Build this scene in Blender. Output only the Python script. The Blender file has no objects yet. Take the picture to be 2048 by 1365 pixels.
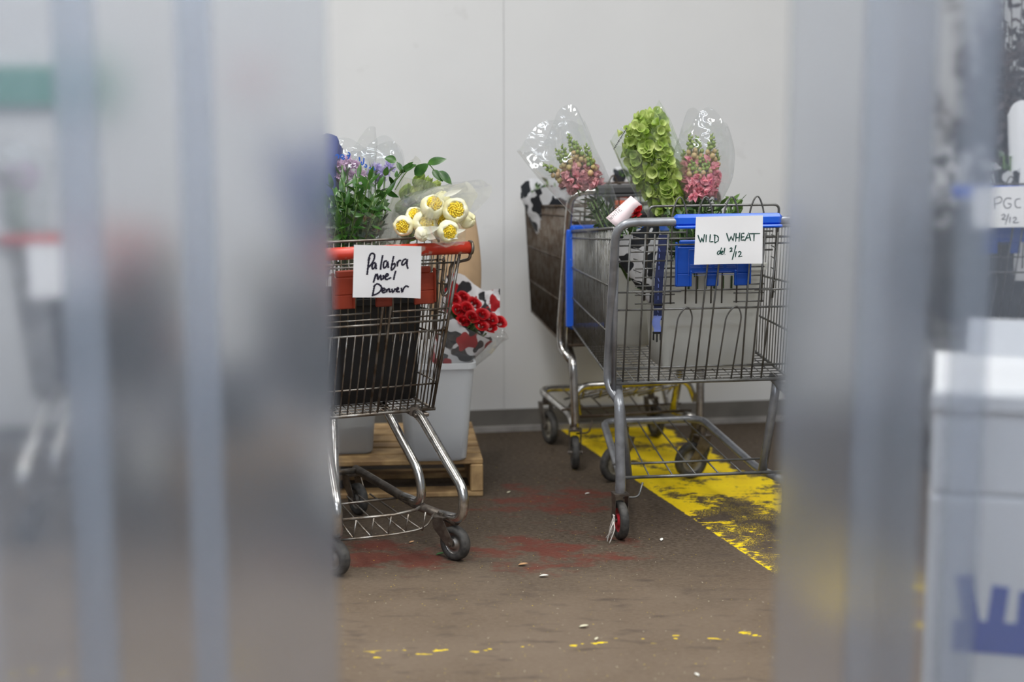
import bpy, math, random
from mathutils import Vector, Matrix, Quaternion, noise
R = math.radians
col = bpy.context.scene.collection
sc = bpy.context.scene

# ------------------------------------------------------------------ camera
FPX, Y0, H = 3440.0, 100.0, 1.53
PITCH = math.atan((682.5 - Y0) / FPX)
cd = bpy.data.cameras.new('camera'); cam = bpy.data.objects.new('camera', cd); col.objects.link(cam)
cam.location = (0, 0, H); cam.rotation_euler = (math.pi / 2 - PITCH, 0, 0)
cd.sensor_width = 36; cd.lens = FPX / 2048 * 36; cd.clip_start = .05
cd.dof.use_dof = True; cd.dof.focus_distance = 5.28; cd.dof.aperture_fstop = 1.55
sc.camera = cam

def ray(px, py):
    x = (px - 1024) / FPX; z = -(py - 682.5) / FPX
    return Vector((x, math.cos(PITCH) + z * math.sin(PITCH), -math.sin(PITCH) + z * math.cos(PITCH)))
def at(px, py, Y):
    r = ray(px, py); return Vector((0, 0, H)) + r * (Y / r.y)
def fl(px, py, h=0.0):
    r = ray(px, py); return Vector((0, 0, H)) + r * ((h - H) / r.z)

# ------------------------------------------------------------------ mesh builder
class MB:
    def __init__(s): s.v = []; s.f = []; s.m = []; s.mi = 0
    def add(s, vs, fs):
        o = len(s.v); s.v += [tuple(v) for v in vs]
        s.f += [tuple(i + o for i in f) for f in fs]; s.m += [s.mi] * len(fs)
    def box(s, c, d, rot=None, bev=0):
        hx, hy, hz = d[0] / 2, d[1] / 2, d[2] / 2; c = Vector(c)
        if bev <= 0:
            vs = [Vector((x, y, z)) for x in (-hx, hx) for y in (-hy, hy) for z in (-hz, hz)]
            fs = [(0, 1, 3, 2), (4, 6, 7, 5), (0, 4, 5, 1), (2, 3, 7, 6), (0, 2, 6, 4), (1, 5, 7, 3)]
        else:
            b = min(bev, hx * .9, hy * .9, hz * .9); vs = []; idx = {}
            for sx in (-1, 1):
                for sy in (-1, 1):
                    for sz in (-1, 1):
                        for k in range(3):
                            p = [sx * (hx - b), sy * (hy - b), sz * (hz - b)]
                            p[k] = (sx * hx, sy * hy, sz * hz)[k]
                            idx[(sx, sy, sz, k)] = len(vs); vs.append(Vector(p))
            fs = []
            for k in range(3):
                a, b2 = [i for i in range(3) if i != k]
                for sg in (-1, 1):
                    q = []
                    for (u, w) in ((-1, -1), (1, -1), (1, 1), (-1, 1)):
                        t = [0, 0, 0]; t[k] = sg; t[a] = u; t[b2] = w; q.append(idx[(t[0], t[1], t[2], k)])
                    fs.append(tuple(q))
            for k in range(3):
                a, b2 = [i for i in range(3) if i != k]
                for u in (-1, 1):
                    for w in (-1, 1):
                        t = [0, 0, 0]; t[a] = u; t[b2] = w; q = []
                        for (sg, kk) in ((-1, a), (1, a), (1, b2), (-1, b2)):
                            t[k] = sg; q.append(idx[(t[0], t[1], t[2], kk)])
                        fs.append(tuple(q))
            for sx in (-1, 1):
                for sy in (-1, 1):
                    for sz in (-1, 1): fs.append(tuple(idx[(sx, sy, sz, k)] for k in range(3)))
        if rot is not None: vs = [rot @ v for v in vs]
        s.add([v + c for v in vs], fs)
    def tube(s, pts, r, n=6, closed=False, cap=True):
        pts = [Vector(p) for p in pts]; N = len(pts)
        if N < 2: return
        rr = r if isinstance(r, (list, tuple)) else [r] * N
        up = None; vs = []
        for i in range(N):
            if closed: t = pts[(i + 1) % N] - pts[i - 1]
            else: t = pts[min(i + 1, N - 1)] - pts[max(i - 1, 0)]
            if t.length < 1e-9: t = Vector((0, 0, 1))
            t.normalize()
            if up is None:
                up = Vector((0, 0, 1)) if abs(t.z) < .9 else Vector((1, 0, 0))
            a = t.cross(up)
            if a.length < 1e-6: a = t.cross(Vector((0.3, 1, 0.2)))
            a.normalize(); b = a.cross(t).normalized(); up = b
            for k in range(n):
                an = 2 * math.pi * k / n
                vs.append(pts[i] + (a * math.cos(an) + b * math.sin(an)) * rr[i])
        fs = []
        for i in range(N if closed else N - 1):
            j = (i + 1) % N
            for k in range(n):
                l = (k + 1) % n
                fs.append((i * n + k, i * n + l, j * n + l, j * n + k))
        if cap and not closed:
            fs.append(tuple(range(n))[::-1]); fs.append(tuple((N - 1) * n + k for k in range(n)))
        s.add(vs, fs)
    def lathe(s, prof, M=None, n=16, sq=0, sx=1, sy=1):
        vs = []
        for (r, z) in prof:
            for k in range(n):
                a = 2 * math.pi * k / n; v = Vector((math.cos(a) * r * sx, math.sin(a) * r * sy, z))
                vs.append(M @ v if M else v)
        fs = [(i * n + k, i * n + (k + 1) % n, (i + 1) * n + (k + 1) % n, (i + 1) * n + k) for i in range(len(prof) - 1) for k in range(n)]
        s.add(vs, fs)
    def blob(s, c, r, rnd=.15, n=7, m=5, stretch=None, rng=random):
        c = Vector(c); vs = []; st = stretch or (1, 1, 1)
        ph = rng.random() * 6
        for i in range(m + 1):
            th = math.pi * i / m
            for k in range(n):
                a = 2 * math.pi * k / n + ph
                q = r * (1 + rng.uniform(-rnd, rnd))
                vs.append(c + Vector((math.sin(th) * math.cos(a) * q * st[0], math.sin(th) * math.sin(a) * q * st[1], math.cos(th) * q * st[2])))
        fs = [(i * n + k, (i + 1) * n + k, (i + 1) * n + (k + 1) % n, i * n + (k + 1) % n) for i in range(m) for k in range(n)]
        s.add(vs, fs)
    def leaf(s, p, d, nrm, L, W, bend=.2, fold=.25, n=6, tip=1.0):
        p = Vector(p); d = Vector(d).normalized(); nrm = Vector(nrm)
        sd = d.cross(nrm)
        if sd.length < 1e-4: sd = d.cross(Vector((.31, .77, .2)))
        sd.normalize(); nn = sd.cross(d).normalized(); vs = []
        for i in range(n + 1):
            t = i / n; w = W * .5 * (math.sin(math.pi * t ** .8) ** .8 if 0 < t < 1 else 0.02)
            c = p + d * (L * t) - nn * (bend * L * t * t)
            vs += [c - sd * w + nn * (fold * w), c, c + sd * w + nn * (fold * w)]
        fs = []
        for i in range(n):
            a = i * 3; b = a + 3
            fs += [(a, a + 1, b + 1, b), (a + 1, a + 2, b + 2, b + 1)]
        s.add(vs, fs)
    def build(s, name, mat, parent=None, smooth=True, sharp=None, solid=0):
        me = bpy.data.meshes.new(name); me.from_pydata(s.v, [], s.f); me.update()
        ml = mat if isinstance(mat, (list, tuple)) else [mat]
        for m in ml: me.materials.append(m)
        me.polygons.foreach_set('material_index', s.m)
        if smooth: me.polygons.foreach_set('use_smooth', [True] * len(me.polygons))
        o = bpy.data.objects.new(name, me); col.objects.link(o)
        if smooth and sharp:
            try: me.set_sharp_from_angle(angle=R(sharp))
            except Exception: pass
        if solid:
            md = o.modifiers.new('thick', 'SOLIDIFY'); md.thickness = solid; md.offset = 0
        if parent is not None: o.parent = parent
        return o

def fillet(pts, r, n=4):
    pts = [Vector(p) for p in pts]; out = [pts[0]]
    for i in range(1, len(pts) - 1):
        a = pts[i - 1] - pts[i]; b = pts[i + 1] - pts[i]
        q = min(r, a.length * .48, b.length * .48)
        p0 = pts[i] + a.normalized() * q; p2 = pts[i] + b.normalized() * q
        for k in range(n + 1):
            t = k / n; out.append(p0 * (1 - t) ** 2 + pts[i] * 2 * t * (1 - t) + p2 * t * t)
    out.append(pts[-1]); return out
def lerp(a, b, t): return Vector(a) * (1 - t) + Vector(b) * t
def frame_to(d, roll=0):
    q = Vector((0, 0, 1)).rotation_difference(Vector(d).normalized())
    return q.to_matrix().to_4x4() @ Matrix.Rotation(roll, 4, 'Z')
def tag(o, label=None, cat=None, group=None, kind=None):
    if label: o['label'] = label
    if cat: o['category'] = cat
    if group: o['group'] = group
    if kind: o['kind'] = kind
    return o
def empty(name, loc=(0, 0, 0), rz=0.0):
    o = bpy.data.objects.new(name, None); col.objects.link(o); o.empty_display_size = .05
    o.location = loc; o.rotation_euler = (0, 0, rz); return o
def move_origin(o, p):
    """put a top level mesh's origin at p"""
    p = Vector(p)
    o.data.transform(Matrix.Translation(-p)); o.location = p
    return o

# ------------------------------------------------------------------ materials
def mat(name, c, rough=.5, metal=0.0, var=0.0, vs=40, c2=None, bump=0.0, bs=200, spec=None, trans=0.0, ior=1.45, sheen=0, coat=0, emis=None, thr=(.4, .6)):
    m = bpy.data.materials.new(name); m.use_nodes = True; nt = m.node_tree; b = nt.nodes['Principled BSDF']
    b.inputs['Base Color'].default_value = (*c, 1); b.inputs['Roughness'].default_value = rough; b.inputs['Metallic'].default_value = metal
    if spec is not None: b.inputs['Specular IOR Level'].default_value = spec
    if coat: b.inputs['Coat Weight'].default_value = coat
    tc = nt.nodes.new('ShaderNodeTexCoord')
    if c2 is not None or var:
        if c2 is None: c2 = tuple(max(0, x * (1 - var)) for x in c)
        n = nt.nodes.new('ShaderNodeTexNoise'); n.inputs['Scale'].default_value = vs; n.inputs['Detail'].default_value = 4
        nt.links.new(tc.outputs['Object'], n.inputs['Vector'])
        rp = nt.nodes.new('ShaderNodeValToRGB'); rp.color_ramp.elements[0].position = thr[0]; rp.color_ramp.elements[1].position = thr[1]
        rp.color_ramp.elements[0].color = (*c, 1); rp.color_ramp.elements[1].color = (*c2, 1)
        nt.links.new(n.outputs['Fac'], rp.inputs['Fac']); nt.links.new(rp.outputs['Color'], b.inputs['Base Color'])
    if bump:
        n2 = nt.nodes.new('ShaderNodeTexNoise'); n2.inputs['Scale'].default_value = bs; n2.inputs['Detail'].default_value = 3
        nt.links.new(tc.outputs['Object'], n2.inputs['Vector'])
        bp = nt.nodes.new('ShaderNodeBump'); bp.inputs['Strength'].default_value = bump; bp.inputs['Distance'].default_value = .004
        nt.links.new(n2.outputs['Fac'], bp.inputs['Height']); nt.links.new(bp.outputs['Normal'], b.inputs['Normal'])
    return m
def petal_mat(name, c, c2=None, vs=30, tl=.35, rough=.6):
    """petals and leaves: a bit of light passes through"""
    m = mat(name, c, rough, c2=c2, vs=vs, thr=(.35, .65)) if c2 else mat(name, c, rough)
    nt = m.node_tree; b = nt.nodes['Principled BSDF']; out = nt.nodes['Material Output']
    t = nt.nodes.new('ShaderNodeBsdfTranslucent'); mx = nt.nodes.new('ShaderNodeMixShader'); mx.inputs[0].default_value = tl
    if b.inputs['Base Color'].links: nt.links.new(b.inputs['Base Color'].links[0].from_socket, t.inputs['Color'])
    else: t.inputs['Color'].default_value = (*c, 1)
    nt.links.new(b.outputs[0], mx.inputs[1]); nt.links.new(t.outputs[0], mx.inputs[2]); nt.links.new(mx.outputs[0], out.inputs[0])
    return m
def film_mat(name, tint=(.97, .98, .98), haze=.1, gloss=.10, hc=(.9, .92, .92), rough=.06):
    m = bpy.data.materials.new(name); m.use_nodes = True; nt = m.node_tree; nt.nodes.clear()
    N = nt.nodes.new; L = nt.links.new
    out = N('ShaderNodeOutputMaterial'); tr = N('ShaderNodeBsdfTransparent'); tr.inputs[0].default_value = (*tint, 1)
    gl = N('ShaderNodeBsdfGlossy'); gl.inputs['Roughness'].default_value = rough
    df = N('ShaderNodeBsdfTranslucent'); df.inputs[0].default_value = (*hc, 1)
    d2 = N('ShaderNodeBsdfDiffuse'); d2.inputs[0].default_value = (*hc, 1)
    ad = N('ShaderNodeMixShader'); ad.inputs[0].default_value = .5; L(df.outputs[0], ad.inputs[1]); L(d2.outputs[0], ad.inputs[2])
    m1 = N('ShaderNodeMixShader'); m1.inputs[0].default_value = haze; L(tr.outputs[0], m1.inputs[1]); L(ad.outputs[0], m1.inputs[2])
    ge = N('ShaderNodeNewGeometry'); dt = N('ShaderNodeVectorMath'); dt.operation = 'DOT_PRODUCT'; L(ge.outputs['Incoming'], dt.inputs[0]); L(ge.outputs['Normal'], dt.inputs[1])
    ab = N('ShaderNodeMath'); ab.operation = 'ABSOLUTE'; L(dt.outputs['Value'], ab.inputs[0])
    om = N('ShaderNodeMath'); om.operation = 'SUBTRACT'; om.inputs[0].default_value = 1; L(ab.outputs[0], om.inputs[1])
    pw = N('ShaderNodeMath'); pw.operation = 'POWER'; pw.inputs[1].default_value = 4; L(om.outputs[0], pw.inputs[0])
    mu = N('ShaderNodeMath'); mu.operation = 'MULTIPLY_ADD'; mu.inputs[1].default_value = .35; mu.inputs[2].default_value = gloss; mu.use_clamp = True
    L(pw.outputs[0], mu.inputs[0])
    m2 = N('ShaderNodeMixShader'); L(mu.outputs[0], m2.inputs[0]); L(m1.outputs[0], m2.inputs[1]); L(gl.outputs[0], m2.inputs[2])
    tc = N('ShaderNodeTexCoord'); nz = N('ShaderNodeTexNoise'); nz.inputs['Scale'].default_value = 10; nz.inputs['Detail'].default_value = 2
    L(tc.outputs['Object'], nz.inputs['Vector'])
    bp = N('ShaderNodeBump'); bp.inputs['Strength'].default_value = .9; bp.inputs['Distance'].default_value = .03
    L(nz.outputs['Fac'], bp.inputs['Height']); L(bp.outputs[0], gl.inputs['Normal'])
    L(m2.outputs[0], out.inputs[0]); return m
def pvc_mat(name, rough, haze, hc=(.62, .66, .72), smear=0.0, side=0):
    """clouded PVC: light is refracted with scatter, part of it is diffused in the sheet"""
    m = bpy.data.materials.new(name); m.use_nodes = True; nt = m.node_tree; nt.nodes.clear()
    N = nt.nodes.new; L = nt.links.new
    out = N('ShaderNodeOutputMaterial'); rf = N('ShaderNodeBsdfRefraction'); rf.inputs['Roughness'].default_value = rough; rf.inputs['IOR'].default_value = 1.45
    rf.inputs['Color'].default_value = (.875, .88, .89, 1)
    df = N('ShaderNodeBsdfDiffuse'); df.inputs[0].default_value = (*hc, 1)
    tl = N('ShaderNodeBsdfTranslucent'); tl.inputs[0].default_value = (*hc, 1)
    ad = N('ShaderNodeMixShader'); ad.inputs[0].default_value = .5; L(df.outputs[0], ad.inputs[1]); L(tl.outputs[0], ad.inputs[2])
    tc = N('ShaderNodeTexCoord'); sp = N('ShaderNodeSeparateXYZ'); L(tc.outputs['Object'], sp.inputs[0])
    ab = N('ShaderNodeMath'); ab.operation = 'ABSOLUTE' if side == 0 else 'MULTIPLY'; ab.inputs[1].default_value = side; L(sp.outputs[0], ab.inputs[0])
    mr = N('ShaderNodeMapRange'); mr.interpolation_type = 'SMOOTHSTEP'; mr.inputs[1].default_value = .045; mr.inputs[2].default_value = .062; mr.inputs[3].default_value = haze; mr.inputs[4].default_value = haze + smear; L(ab.outputs[0], mr.inputs[0])
    m1 = N('ShaderNodeMixShader'); L(mr.outputs[0], m1.inputs[0]); L(rf.outputs[0], m1.inputs[1]); L(ad.outputs[0], m1.inputs[2])
    gl = N('ShaderNodeBsdfGlossy'); gl.inputs['Roughness'].default_value = .3
    m2 = N('ShaderNodeMixShader'); m2.inputs[0].default_value = .03; L(m1.outputs[0], m2.inputs[1]); L(gl.outputs[0], m2.inputs[2])
    L(m2.outputs[0], out.inputs[0]); return m
def blotch_mat(name, base, c1, c2=None, scale=9, t1=.56, t2=.66, rough=.45):
    m = bpy.data.materials.new(name); m.use_nodes = True; nt = m.node_tree; b = nt.nodes['Principled BSDF']; N = nt.nodes.new; L = nt.links.new
    b.inputs['Roughness'].default_value = rough
    tc = N('ShaderNodeTexCoord')
    def msk(off, t, s):
        mp = N('ShaderNodeMapping'); mp.inputs['Location'].default_value = off; L(tc.outputs['Object'], mp.inputs[0])
        n = N('ShaderNodeTexNoise'); n.inputs['Scale'].default_value = s; n.inputs['Detail'].default_value = .6; L(mp.outputs[0], n.inputs['Vector'])
        r = N('ShaderNodeMapRange'); r.inputs[1].default_value = t - .008; r.inputs[2].default_value = t + .008; L(n.outputs['Fac'], r.inputs[0]); return r.outputs[0]
    mx = N('ShaderNodeMix'); mx.data_type = 'RGBA'; mx.inputs[6].default_value = (*base, 1); mx.inputs[7].default_value = (*c1, 1); L(msk((3, 1, 7), t1, scale), mx.inputs[0]); o = mx.outputs[2]
    if c2:
        my = N('ShaderNodeMix'); my.data_type = 'RGBA'; my.inputs[7].default_value = (*c2, 1); L(o, my.inputs[6]); L(msk((11, 5, 2), t2, scale * .8), my.inputs[0]); o = my.outputs[2]
    L(o, b.inputs['Base Color'])
    t = N('ShaderNodeBsdfTranslucent'); L(o, t.inputs[0]); ms = N('ShaderNodeMixShader'); ms.inputs[0].default_value = .25
    L(b.outputs[0], ms.inputs[1]); L(t.outputs[0], ms.inputs[2]); L(ms.outputs[0], nt.nodes['Material Output'].inputs[0])
    return m
def bucket_mat(name, c, clear):
    m = bpy.data.materials.new(name); m.use_nodes = True; nt = m.node_tree; nt.nodes.clear(); N = nt.nodes.new; L = nt.links.new
    out = N('ShaderNodeOutputMaterial'); b = N('ShaderNodeBsdfPrincipled'); b.inputs['Base Color'].default_value = (*c, 1); b.inputs['Roughness'].default_value = .35
    tl = N('ShaderNodeBsdfTranslucent'); tl.inputs[0].default_value = (*c, 1); m0 = N('ShaderNodeMixShader'); m0.inputs[0].default_value = .35
    L(b.outputs[0], m0.inputs[1]); L(tl.outputs[0], m0.inputs[2])
    tr = N('ShaderNodeBsdfTransparent'); m1 = N('ShaderNodeMixShader'); m1.inputs[0].default_value = clear; L(m0.outputs[0], m1.inputs[1]); L(tr.outputs[0], m1.inputs[2])
    L(m1.outputs[0], out.inputs[0]); return m

M = {}
M['chrome'] = mat('worn chrome', (.62, .61, .59), .24, 1, c2=(.34, .31, .28), vs=45, thr=(.45, .75))
M['wire_dark'] = mat('dull wire', (.30, .285, .26), .38, .85, c2=(.16, .12, .085), vs=30, thr=(.4, .65))
M['wire_grey'] = mat('grey coated wire', (.17, .17, .165), .38, .55, c2=(.10, .095, .08), vs=30, thr=(.45, .7))
M['wire_brown'] = mat('rusty wire', (.11, .09, .07), .5, .5, c2=(.07, .045, .028), vs=30)
M['grey_tube'] = mat('grey painted tube', (.26, .27, .29), .3, .35, c2=(.17, .17, .18), vs=25, thr=(.45, .75))
M['dark_tube'] = mat('dirty tube', (.22, .19, .16), .4, .8, c2=(.12, .10, .085), vs=30)
M['red_sleeve'] = mat('red handle plastic', (.50, .035, .015), .38, c2=(.50, .30, .25), vs=26, thr=(.57, .62))
M['red_flap'] = mat('red seat plastic', (.27, .030, .008), .5, var=.3, vs=10)
M['blue_sleeve'] = mat('blue handle plastic', (.012, .10, .60), .35, c2=(.35, .45, .75), vs=60, thr=(.68, .72))
M['blue_flap'] = mat('blue seat plastic', (.004, .075, .45), .4)
M['flap_print'] = mat('faint print', (.12, .2, .55), .5)
M['rubber'] = mat('grey rubber tyre', (.032, .030, .028), .65, c2=(.06, .056, .05), vs=60)
M['tan_rubber'] = mat('tan wheel disc', (.26, .24, .19), .5, c2=(.15, .13, .1), vs=40)
M['hub'] = mat('wheel hub metal', (.35, .33, .31), .35, .9)
M['red_hub'] = mat('red wheel hub', (.45, .02, .03), .45)
M['black_plastic'] = mat('black plastic', (.006, .006, .007), .5)
M['grey_plastic'] = mat('dark grey plastic', (.05, .05, .052), .5)
M['paper'] = mat('white paper', (.93, .93, .94), .7, bump=.15, bs=14)
M['ink'] = mat('black marker ink', (.012, .010, .03), .5)
M['green_ink'] = mat('dark green ink', (.003, .06, .045), .5)
M['blue_ink'] = mat('blue print ink', (.02, .10, .45), .5)
M['cello'] = film_mat('clear cellophane', haze=.07, gloss=.11)
M['cello_green'] = film_mat('green tinted cellophane', (.95, .985, .93), .10, .11, (.86, .93, .84))
M['cello_milky'] = film_mat('milky cellophane', (.97, .97, .93), .20, .11, (.9, .9, .85))
M['leaf'] = petal_mat('dark green leaf', (.016, .060, .008), (.055, .15, .022), 25, .12, .25)
M['leaf_dk'] = petal_mat('deep green leaf', (.022, .055, .014), (.05, .10, .03), 25, .15, .4)
M['leaf_mid'] = petal_mat('stem green', (.10, .20, .04), (.16, .27, .07), 25, .2, .45)
M['lime'] = petal_mat('lime calyx', (.26, .40, .05), (.62, .70, .26), 30, .4, .45)
M['lime_pale'] = petal_mat('pale lime bud', (.50, .60, .22), (.32, .45, .10), 18, .3)
M['bud_green'] = petal_mat('green bud', (.22, .33, .07), (.34, .42, .10), 30, .15)
M['bud_peach'] = petal_mat('peach bud', (.66, .42, .24), (.52, .45, .18), 40, .2)
M['pink'] = petal_mat('pink petals', (.82, .28, .36), (.88, .46, .50), 40, .35)
M['pink_dusty'] = petal_mat('dusty pink petals', (.68, .28, .33), (.78, .44, .44), 40, .35)
M['pink_pale'] = petal_mat('pale pink petals', (.80, .62, .78), (.72, .5, .7), 30, .3)
M['lilac'] = petal_mat('lilac petals', (.45, .38, .72), (.6, .52, .8), 30, .3)
M['purple'] = petal_mat('purple petals', (.12, .05, .22), (.22, .1, .32), 30, .2)
M['orange'] = petal_mat('orange petals', (.70, .16, .04), (.75, .25, .08), 30, .2)
M['red_rose'] = petal_mat('red rose petals', (.36, .002, .006), (.52, .006, .012), 30, .2, .5)
M['cream'] = petal_mat('cream petals', (.93, .88, .52), (.95, .93, .74), 22, .25, .55)
M['yellow'] = mat('yellow stamens', (.86, .58, .01), .7, c2=(.9, .72, .08), vs=180, bump=.8, bs=260)
M['white_petal'] = petal_mat('white petals', (.88, .88, .78), None, 20, .3)
M['dried'] = petal_mat('dried brown foliage', (.055, .035, .035), (.10, .07, .07), 25, .1)
M['cow'] = blotch_mat('cow print paper', (.82, .82, .84), (.03, .033, .04), None, 20, .525)
M['cow_red'] = blotch_mat('cow print paper with red', (.80, .79, .81), (.035, .035, .04), (.42, .015, .02), 24, .54, .585)
M['kraft'] = mat('kraft paper', (.50, .34, .20), .75, var=.15, vs=8)
M['indigo'] = mat('indigo wrap', (.05, .07, .20), .45, c2=(.10, .12, .28), vs=6)
M['dark_wrap'] = mat('dark purple paper wrap', (.045, .03, .08), .5, c2=(.09, .06, .14), vs=6)
M['pinkcard'] = mat('pale pink card', (.80, .66, .68), .6)
M['redbox'] = mat('red orange card', (.68, .13, .06), .6)
M['tote'] = bucket_mat('translucent white plastic', (.74, .74, .70), .30)
M['bucket'] = bucket_mat('cloudy white plastic', (.74, .76, .78), .30)
M['water'] = mat('bucket water seen through plastic', (.16, .155, .11), .4)
M['wood'] = mat('pallet wood', (.46, .30, .135), .75, c2=(.28, .17, .075), vs=14, bump=.3, bs=60)
M['strap'] = mat('navy webbing', (.010, .018, .075), .7)
M['strap_lt'] = mat('light blue webbing', (.16, .22, .55), .5)
M['carton'] = mat('white carton', (.60, .60, .60), .6, var=.06, vs=4)
M['tape'] = mat('grey tape', (.45, .46, .48), .5)
M['carton_blue'] = mat('blue carton print', (.03, .06, .30), .6)
M['debris'] = mat('dry petal scrap', (.62, .58, .42), .8)
M['debris_white'] = mat('white petal scrap', (.8, .79, .72), .8)
M['debris_green'] = mat('green leaf scrap', (.05, .14, .04), .7)
M['debris_orange'] = mat('tan splinter', (.55, .32, .16), .8)
M['string'] = mat('frayed string', (.62, .58, .53), .8)
M['teal'] = mat('green sign board', (.03, .22, .15), .5)
M['alarm'] = mat('red alarm plastic', (.6, .05, .05), .4)
M['rail'] = mat('galvanised rail', (.5, .5, .5), .4, .8)
M['pvc'] = pvc_mat('clouded pvc strip', .20, .085, (.66, .73, .84), .075)
M['pvc_scuffed_left'] = pvc_mat('clouded pvc strip with scuffed left edge', .20, .085, (.66, .73, .84), .075, -1)
M['pvc_scuffed_right'] = pvc_mat('clouded pvc strip with scuffed right edge', .20, .085, (.66, .73, .84), .075, 1)
M['pvc_window'] = pvc_mat('nearly clear pvc strip', .03, .085, (.66, .73, .84), .06)
M['pvc_left'] = pvc_mat('dull pvc strip', .10, .13, (.66, .73, .84), .07)
M['pvc_clear'] = pvc_mat('clearer pvc strip', .08, .08, (.66, .73, .84), .07)

def math_node(nt, op, a, b=None, c=None, clamp=False):
    n = nt.nodes.new('ShaderNodeMath'); n.operation = op; n.use_clamp = clamp
    for i, v in enumerate((a, b, c)):
        if v is None: continue
        if isinstance(v, (int, float)): n.inputs[i].default_value = v
        else: nt.links.new(v, n.inputs[i])
    return n.outputs[0]

def floor_material():
    m = bpy.data.materials.new('stained concrete floor'); m.use_nodes = True; nt = m.node_tree; b = nt.nodes['Principled BSDF']; N = nt.nodes.new; L = nt.links.new
    tc = N('ShaderNodeTexCoord'); sp = N('ShaderNodeSeparateXYZ'); L(tc.outputs['Object'], sp.inputs[0]); X, Y = sp.outputs[0], sp.outputs[1]
    def noise_(s, d=4, off=(0, 0, 0), sc_=(1, 1, 1), rough=.5):
        mp = N('ShaderNodeMapping'); mp.inputs['Location'].default_value = off; mp.inputs['Scale'].default_value = sc_; L(tc.outputs['Object'], mp.inputs[0])
        n = N('ShaderNodeTexNoise'); n.inputs['Scale'].default_value = s; n.inputs['Detail'].default_value = d; n.inputs['Roughness'].default_value = rough
        L(mp.outputs[0], n.inputs['Vector']); return n.outputs['Fac']
    def mr(v, a, b_, c=0, d=1):
        r = N('ShaderNodeMapRange'); r.inputs[1].default_value = a; r.inputs[2].default_value = b_; r.inputs[3].default_value = c; r.inputs[4].default_value = d; L(v, r.inputs[0]); return r.outputs[0]
    def mix(f, a, c2):
        x = N('ShaderNodeMix'); x.data_type = 'RGBA'
        if isinstance(f, float): x.inputs[0].default_value = f
        else: L(f, x.inputs[0])
        for k, v in ((6, a), (7, c2)):
            if isinstance(v, tuple): x.inputs[k].default_value = (*v, 1)
            else: L(v, x.inputs[k])
        return x.outputs[2]
    mn = lambda *a, **k: math_node(nt, *a, **k)
    c = mix(mr(noise_(2.2, 6, rough=.6), .35, .68), (.118, .084, .056), (.160, .120, .086))
    far_tone = mr(mn('ADD', Y, mn('MULTIPLY', mn('SUBTRACT', noise_(2.6, 5, off=(9, 1, 0), rough=.6), .5), 1.1)), 4.65, 5.25)  # base colour gets darker toward the wall, with a noisy border
    c = mix(mn('MULTIPLY', far_tone, .85), c, (.033, .022, .014))
    c = mix(mr(noise_(60, 5, sc_=(1, 2.2, 1), rough=.75), .42, .66, 0, .6), c, (.185, .145, .108))
    c = mix(mr(noise_(14, 6, off=(4, 2, 0), sc_=(.6, 1.6, 1)), .56, .72, 0, .75), c, (.072, .054, .042))
    # red worn paint area
    def ell(cx, cy, rx, ry, k=1.0):
        dx = mn('DIVIDE', mn('SUBTRACT', X, cx), rx); dy = mn('DIVIDE', mn('SUBTRACT', Y, cy), ry)
        d = mn('SQRT', mn('ADD', mn('MULTIPLY', dx, dx), mn('MULTIPLY', dy, dy)))
        return mr(d, 1.0, .35)
    e = mn('MAXIMUM', ell(.12, 5.12, .36, .28), ell(.12, 5.75, .34, .32)); e = mn('MAXIMUM', e, ell(-.45, 5.10, .45, .26))
    rn = noise_(6, 6, off=(7, 3, 0), sc_=(1, 1.5, 1), rough=.65)
    rm = mn('MULTIPLY', mr(mn('ADD', rn, mn('MULTIPLY', e, .16)), .585, .70), mr(e, 0, .15))
    c = mix(mn('MULTIPLY', rm, .62), c, (.14, .022, .014))
    # yellow band
    ca, sa = math.cos(R(16.4)), math.sin(R(16.4))
    xx = mn('SUBTRACT', X, .787); yy = mn('SUBTRACT', Y, 4.863)
    s = mn('ADD', mn('MULTIPLY', xx, ca), mn('MULTIPLY', yy, sa)); t = mn('SUBTRACT', mn('MULTIPLY', yy, ca), mn('MULTIPLY', xx, sa))
    en = mn('MULTIPLY', mn('SUBTRACT', noise_(30, 4), .5), .05)
    s2 = mn('ADD', s, mn('MULTIPLY', en, .25)); s3 = mn('ADD', s, mn('MULTIPLY', mn('SUBTRACT', noise_(7, 4, off=(2, 2, 2)), .5), .34))
    band = mn('MULTIPLY', mr(s2, 0, .004), mr(s3, .435, .425))
    band = mn('MULTIPLY', band, mr(mn('ADD', t, mn('MULTIPLY', mn('SUBTRACT', noise_(6, 3), .5), .5)), -.36, -.33))
    big = noise_(5.2, 3, off=(1.3, 8.1, 0), sc_=(1, 1.3, 1)); fine = noise_(30, 8, off=(3, 3, 0), sc_=(.85, 1.35, 1), rough=.78)
    wear = mn('ADD', mn('MULTIPLY', big, .8), mn('MULTIPLY', fine, .9))
    edge_keep = mn('MULTIPLY', mr(s, .05, .0), .07)
    thr = mr(t, 1.05, .58, .76, .965)
    yn = mr(mn('SUBTRACT', mn('ADD', wear, edge_keep), thr), -.006, .012)
    # thin, scattered grains of paint left between the flakes
    gr = mn('MULTIPLY', mr(noise_(190, 3, rough=.7), .54, .60), mr(noise_(9, 3, off=(5, 5, 0)), .42, .58, 0, .85))
    ym = mn('MULTIPLY', band, mn('MAXIMUM', yn, gr))
    yc = mix(mr(noise_(8, 5), .4, .7), (.90, .66, .006), (.80, .55, .010))
    yc = mix(mr(noise_(80, 3), .62, .7, 0, .5), yc, (.35, .25, .04))
    # line of small paint flecks in front
    dl = mn('ABSOLUTE', mn('SUBTRACT', mn('SUBTRACT', Y, 4.27), mn('MULTIPLY', X, .16)))
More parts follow.
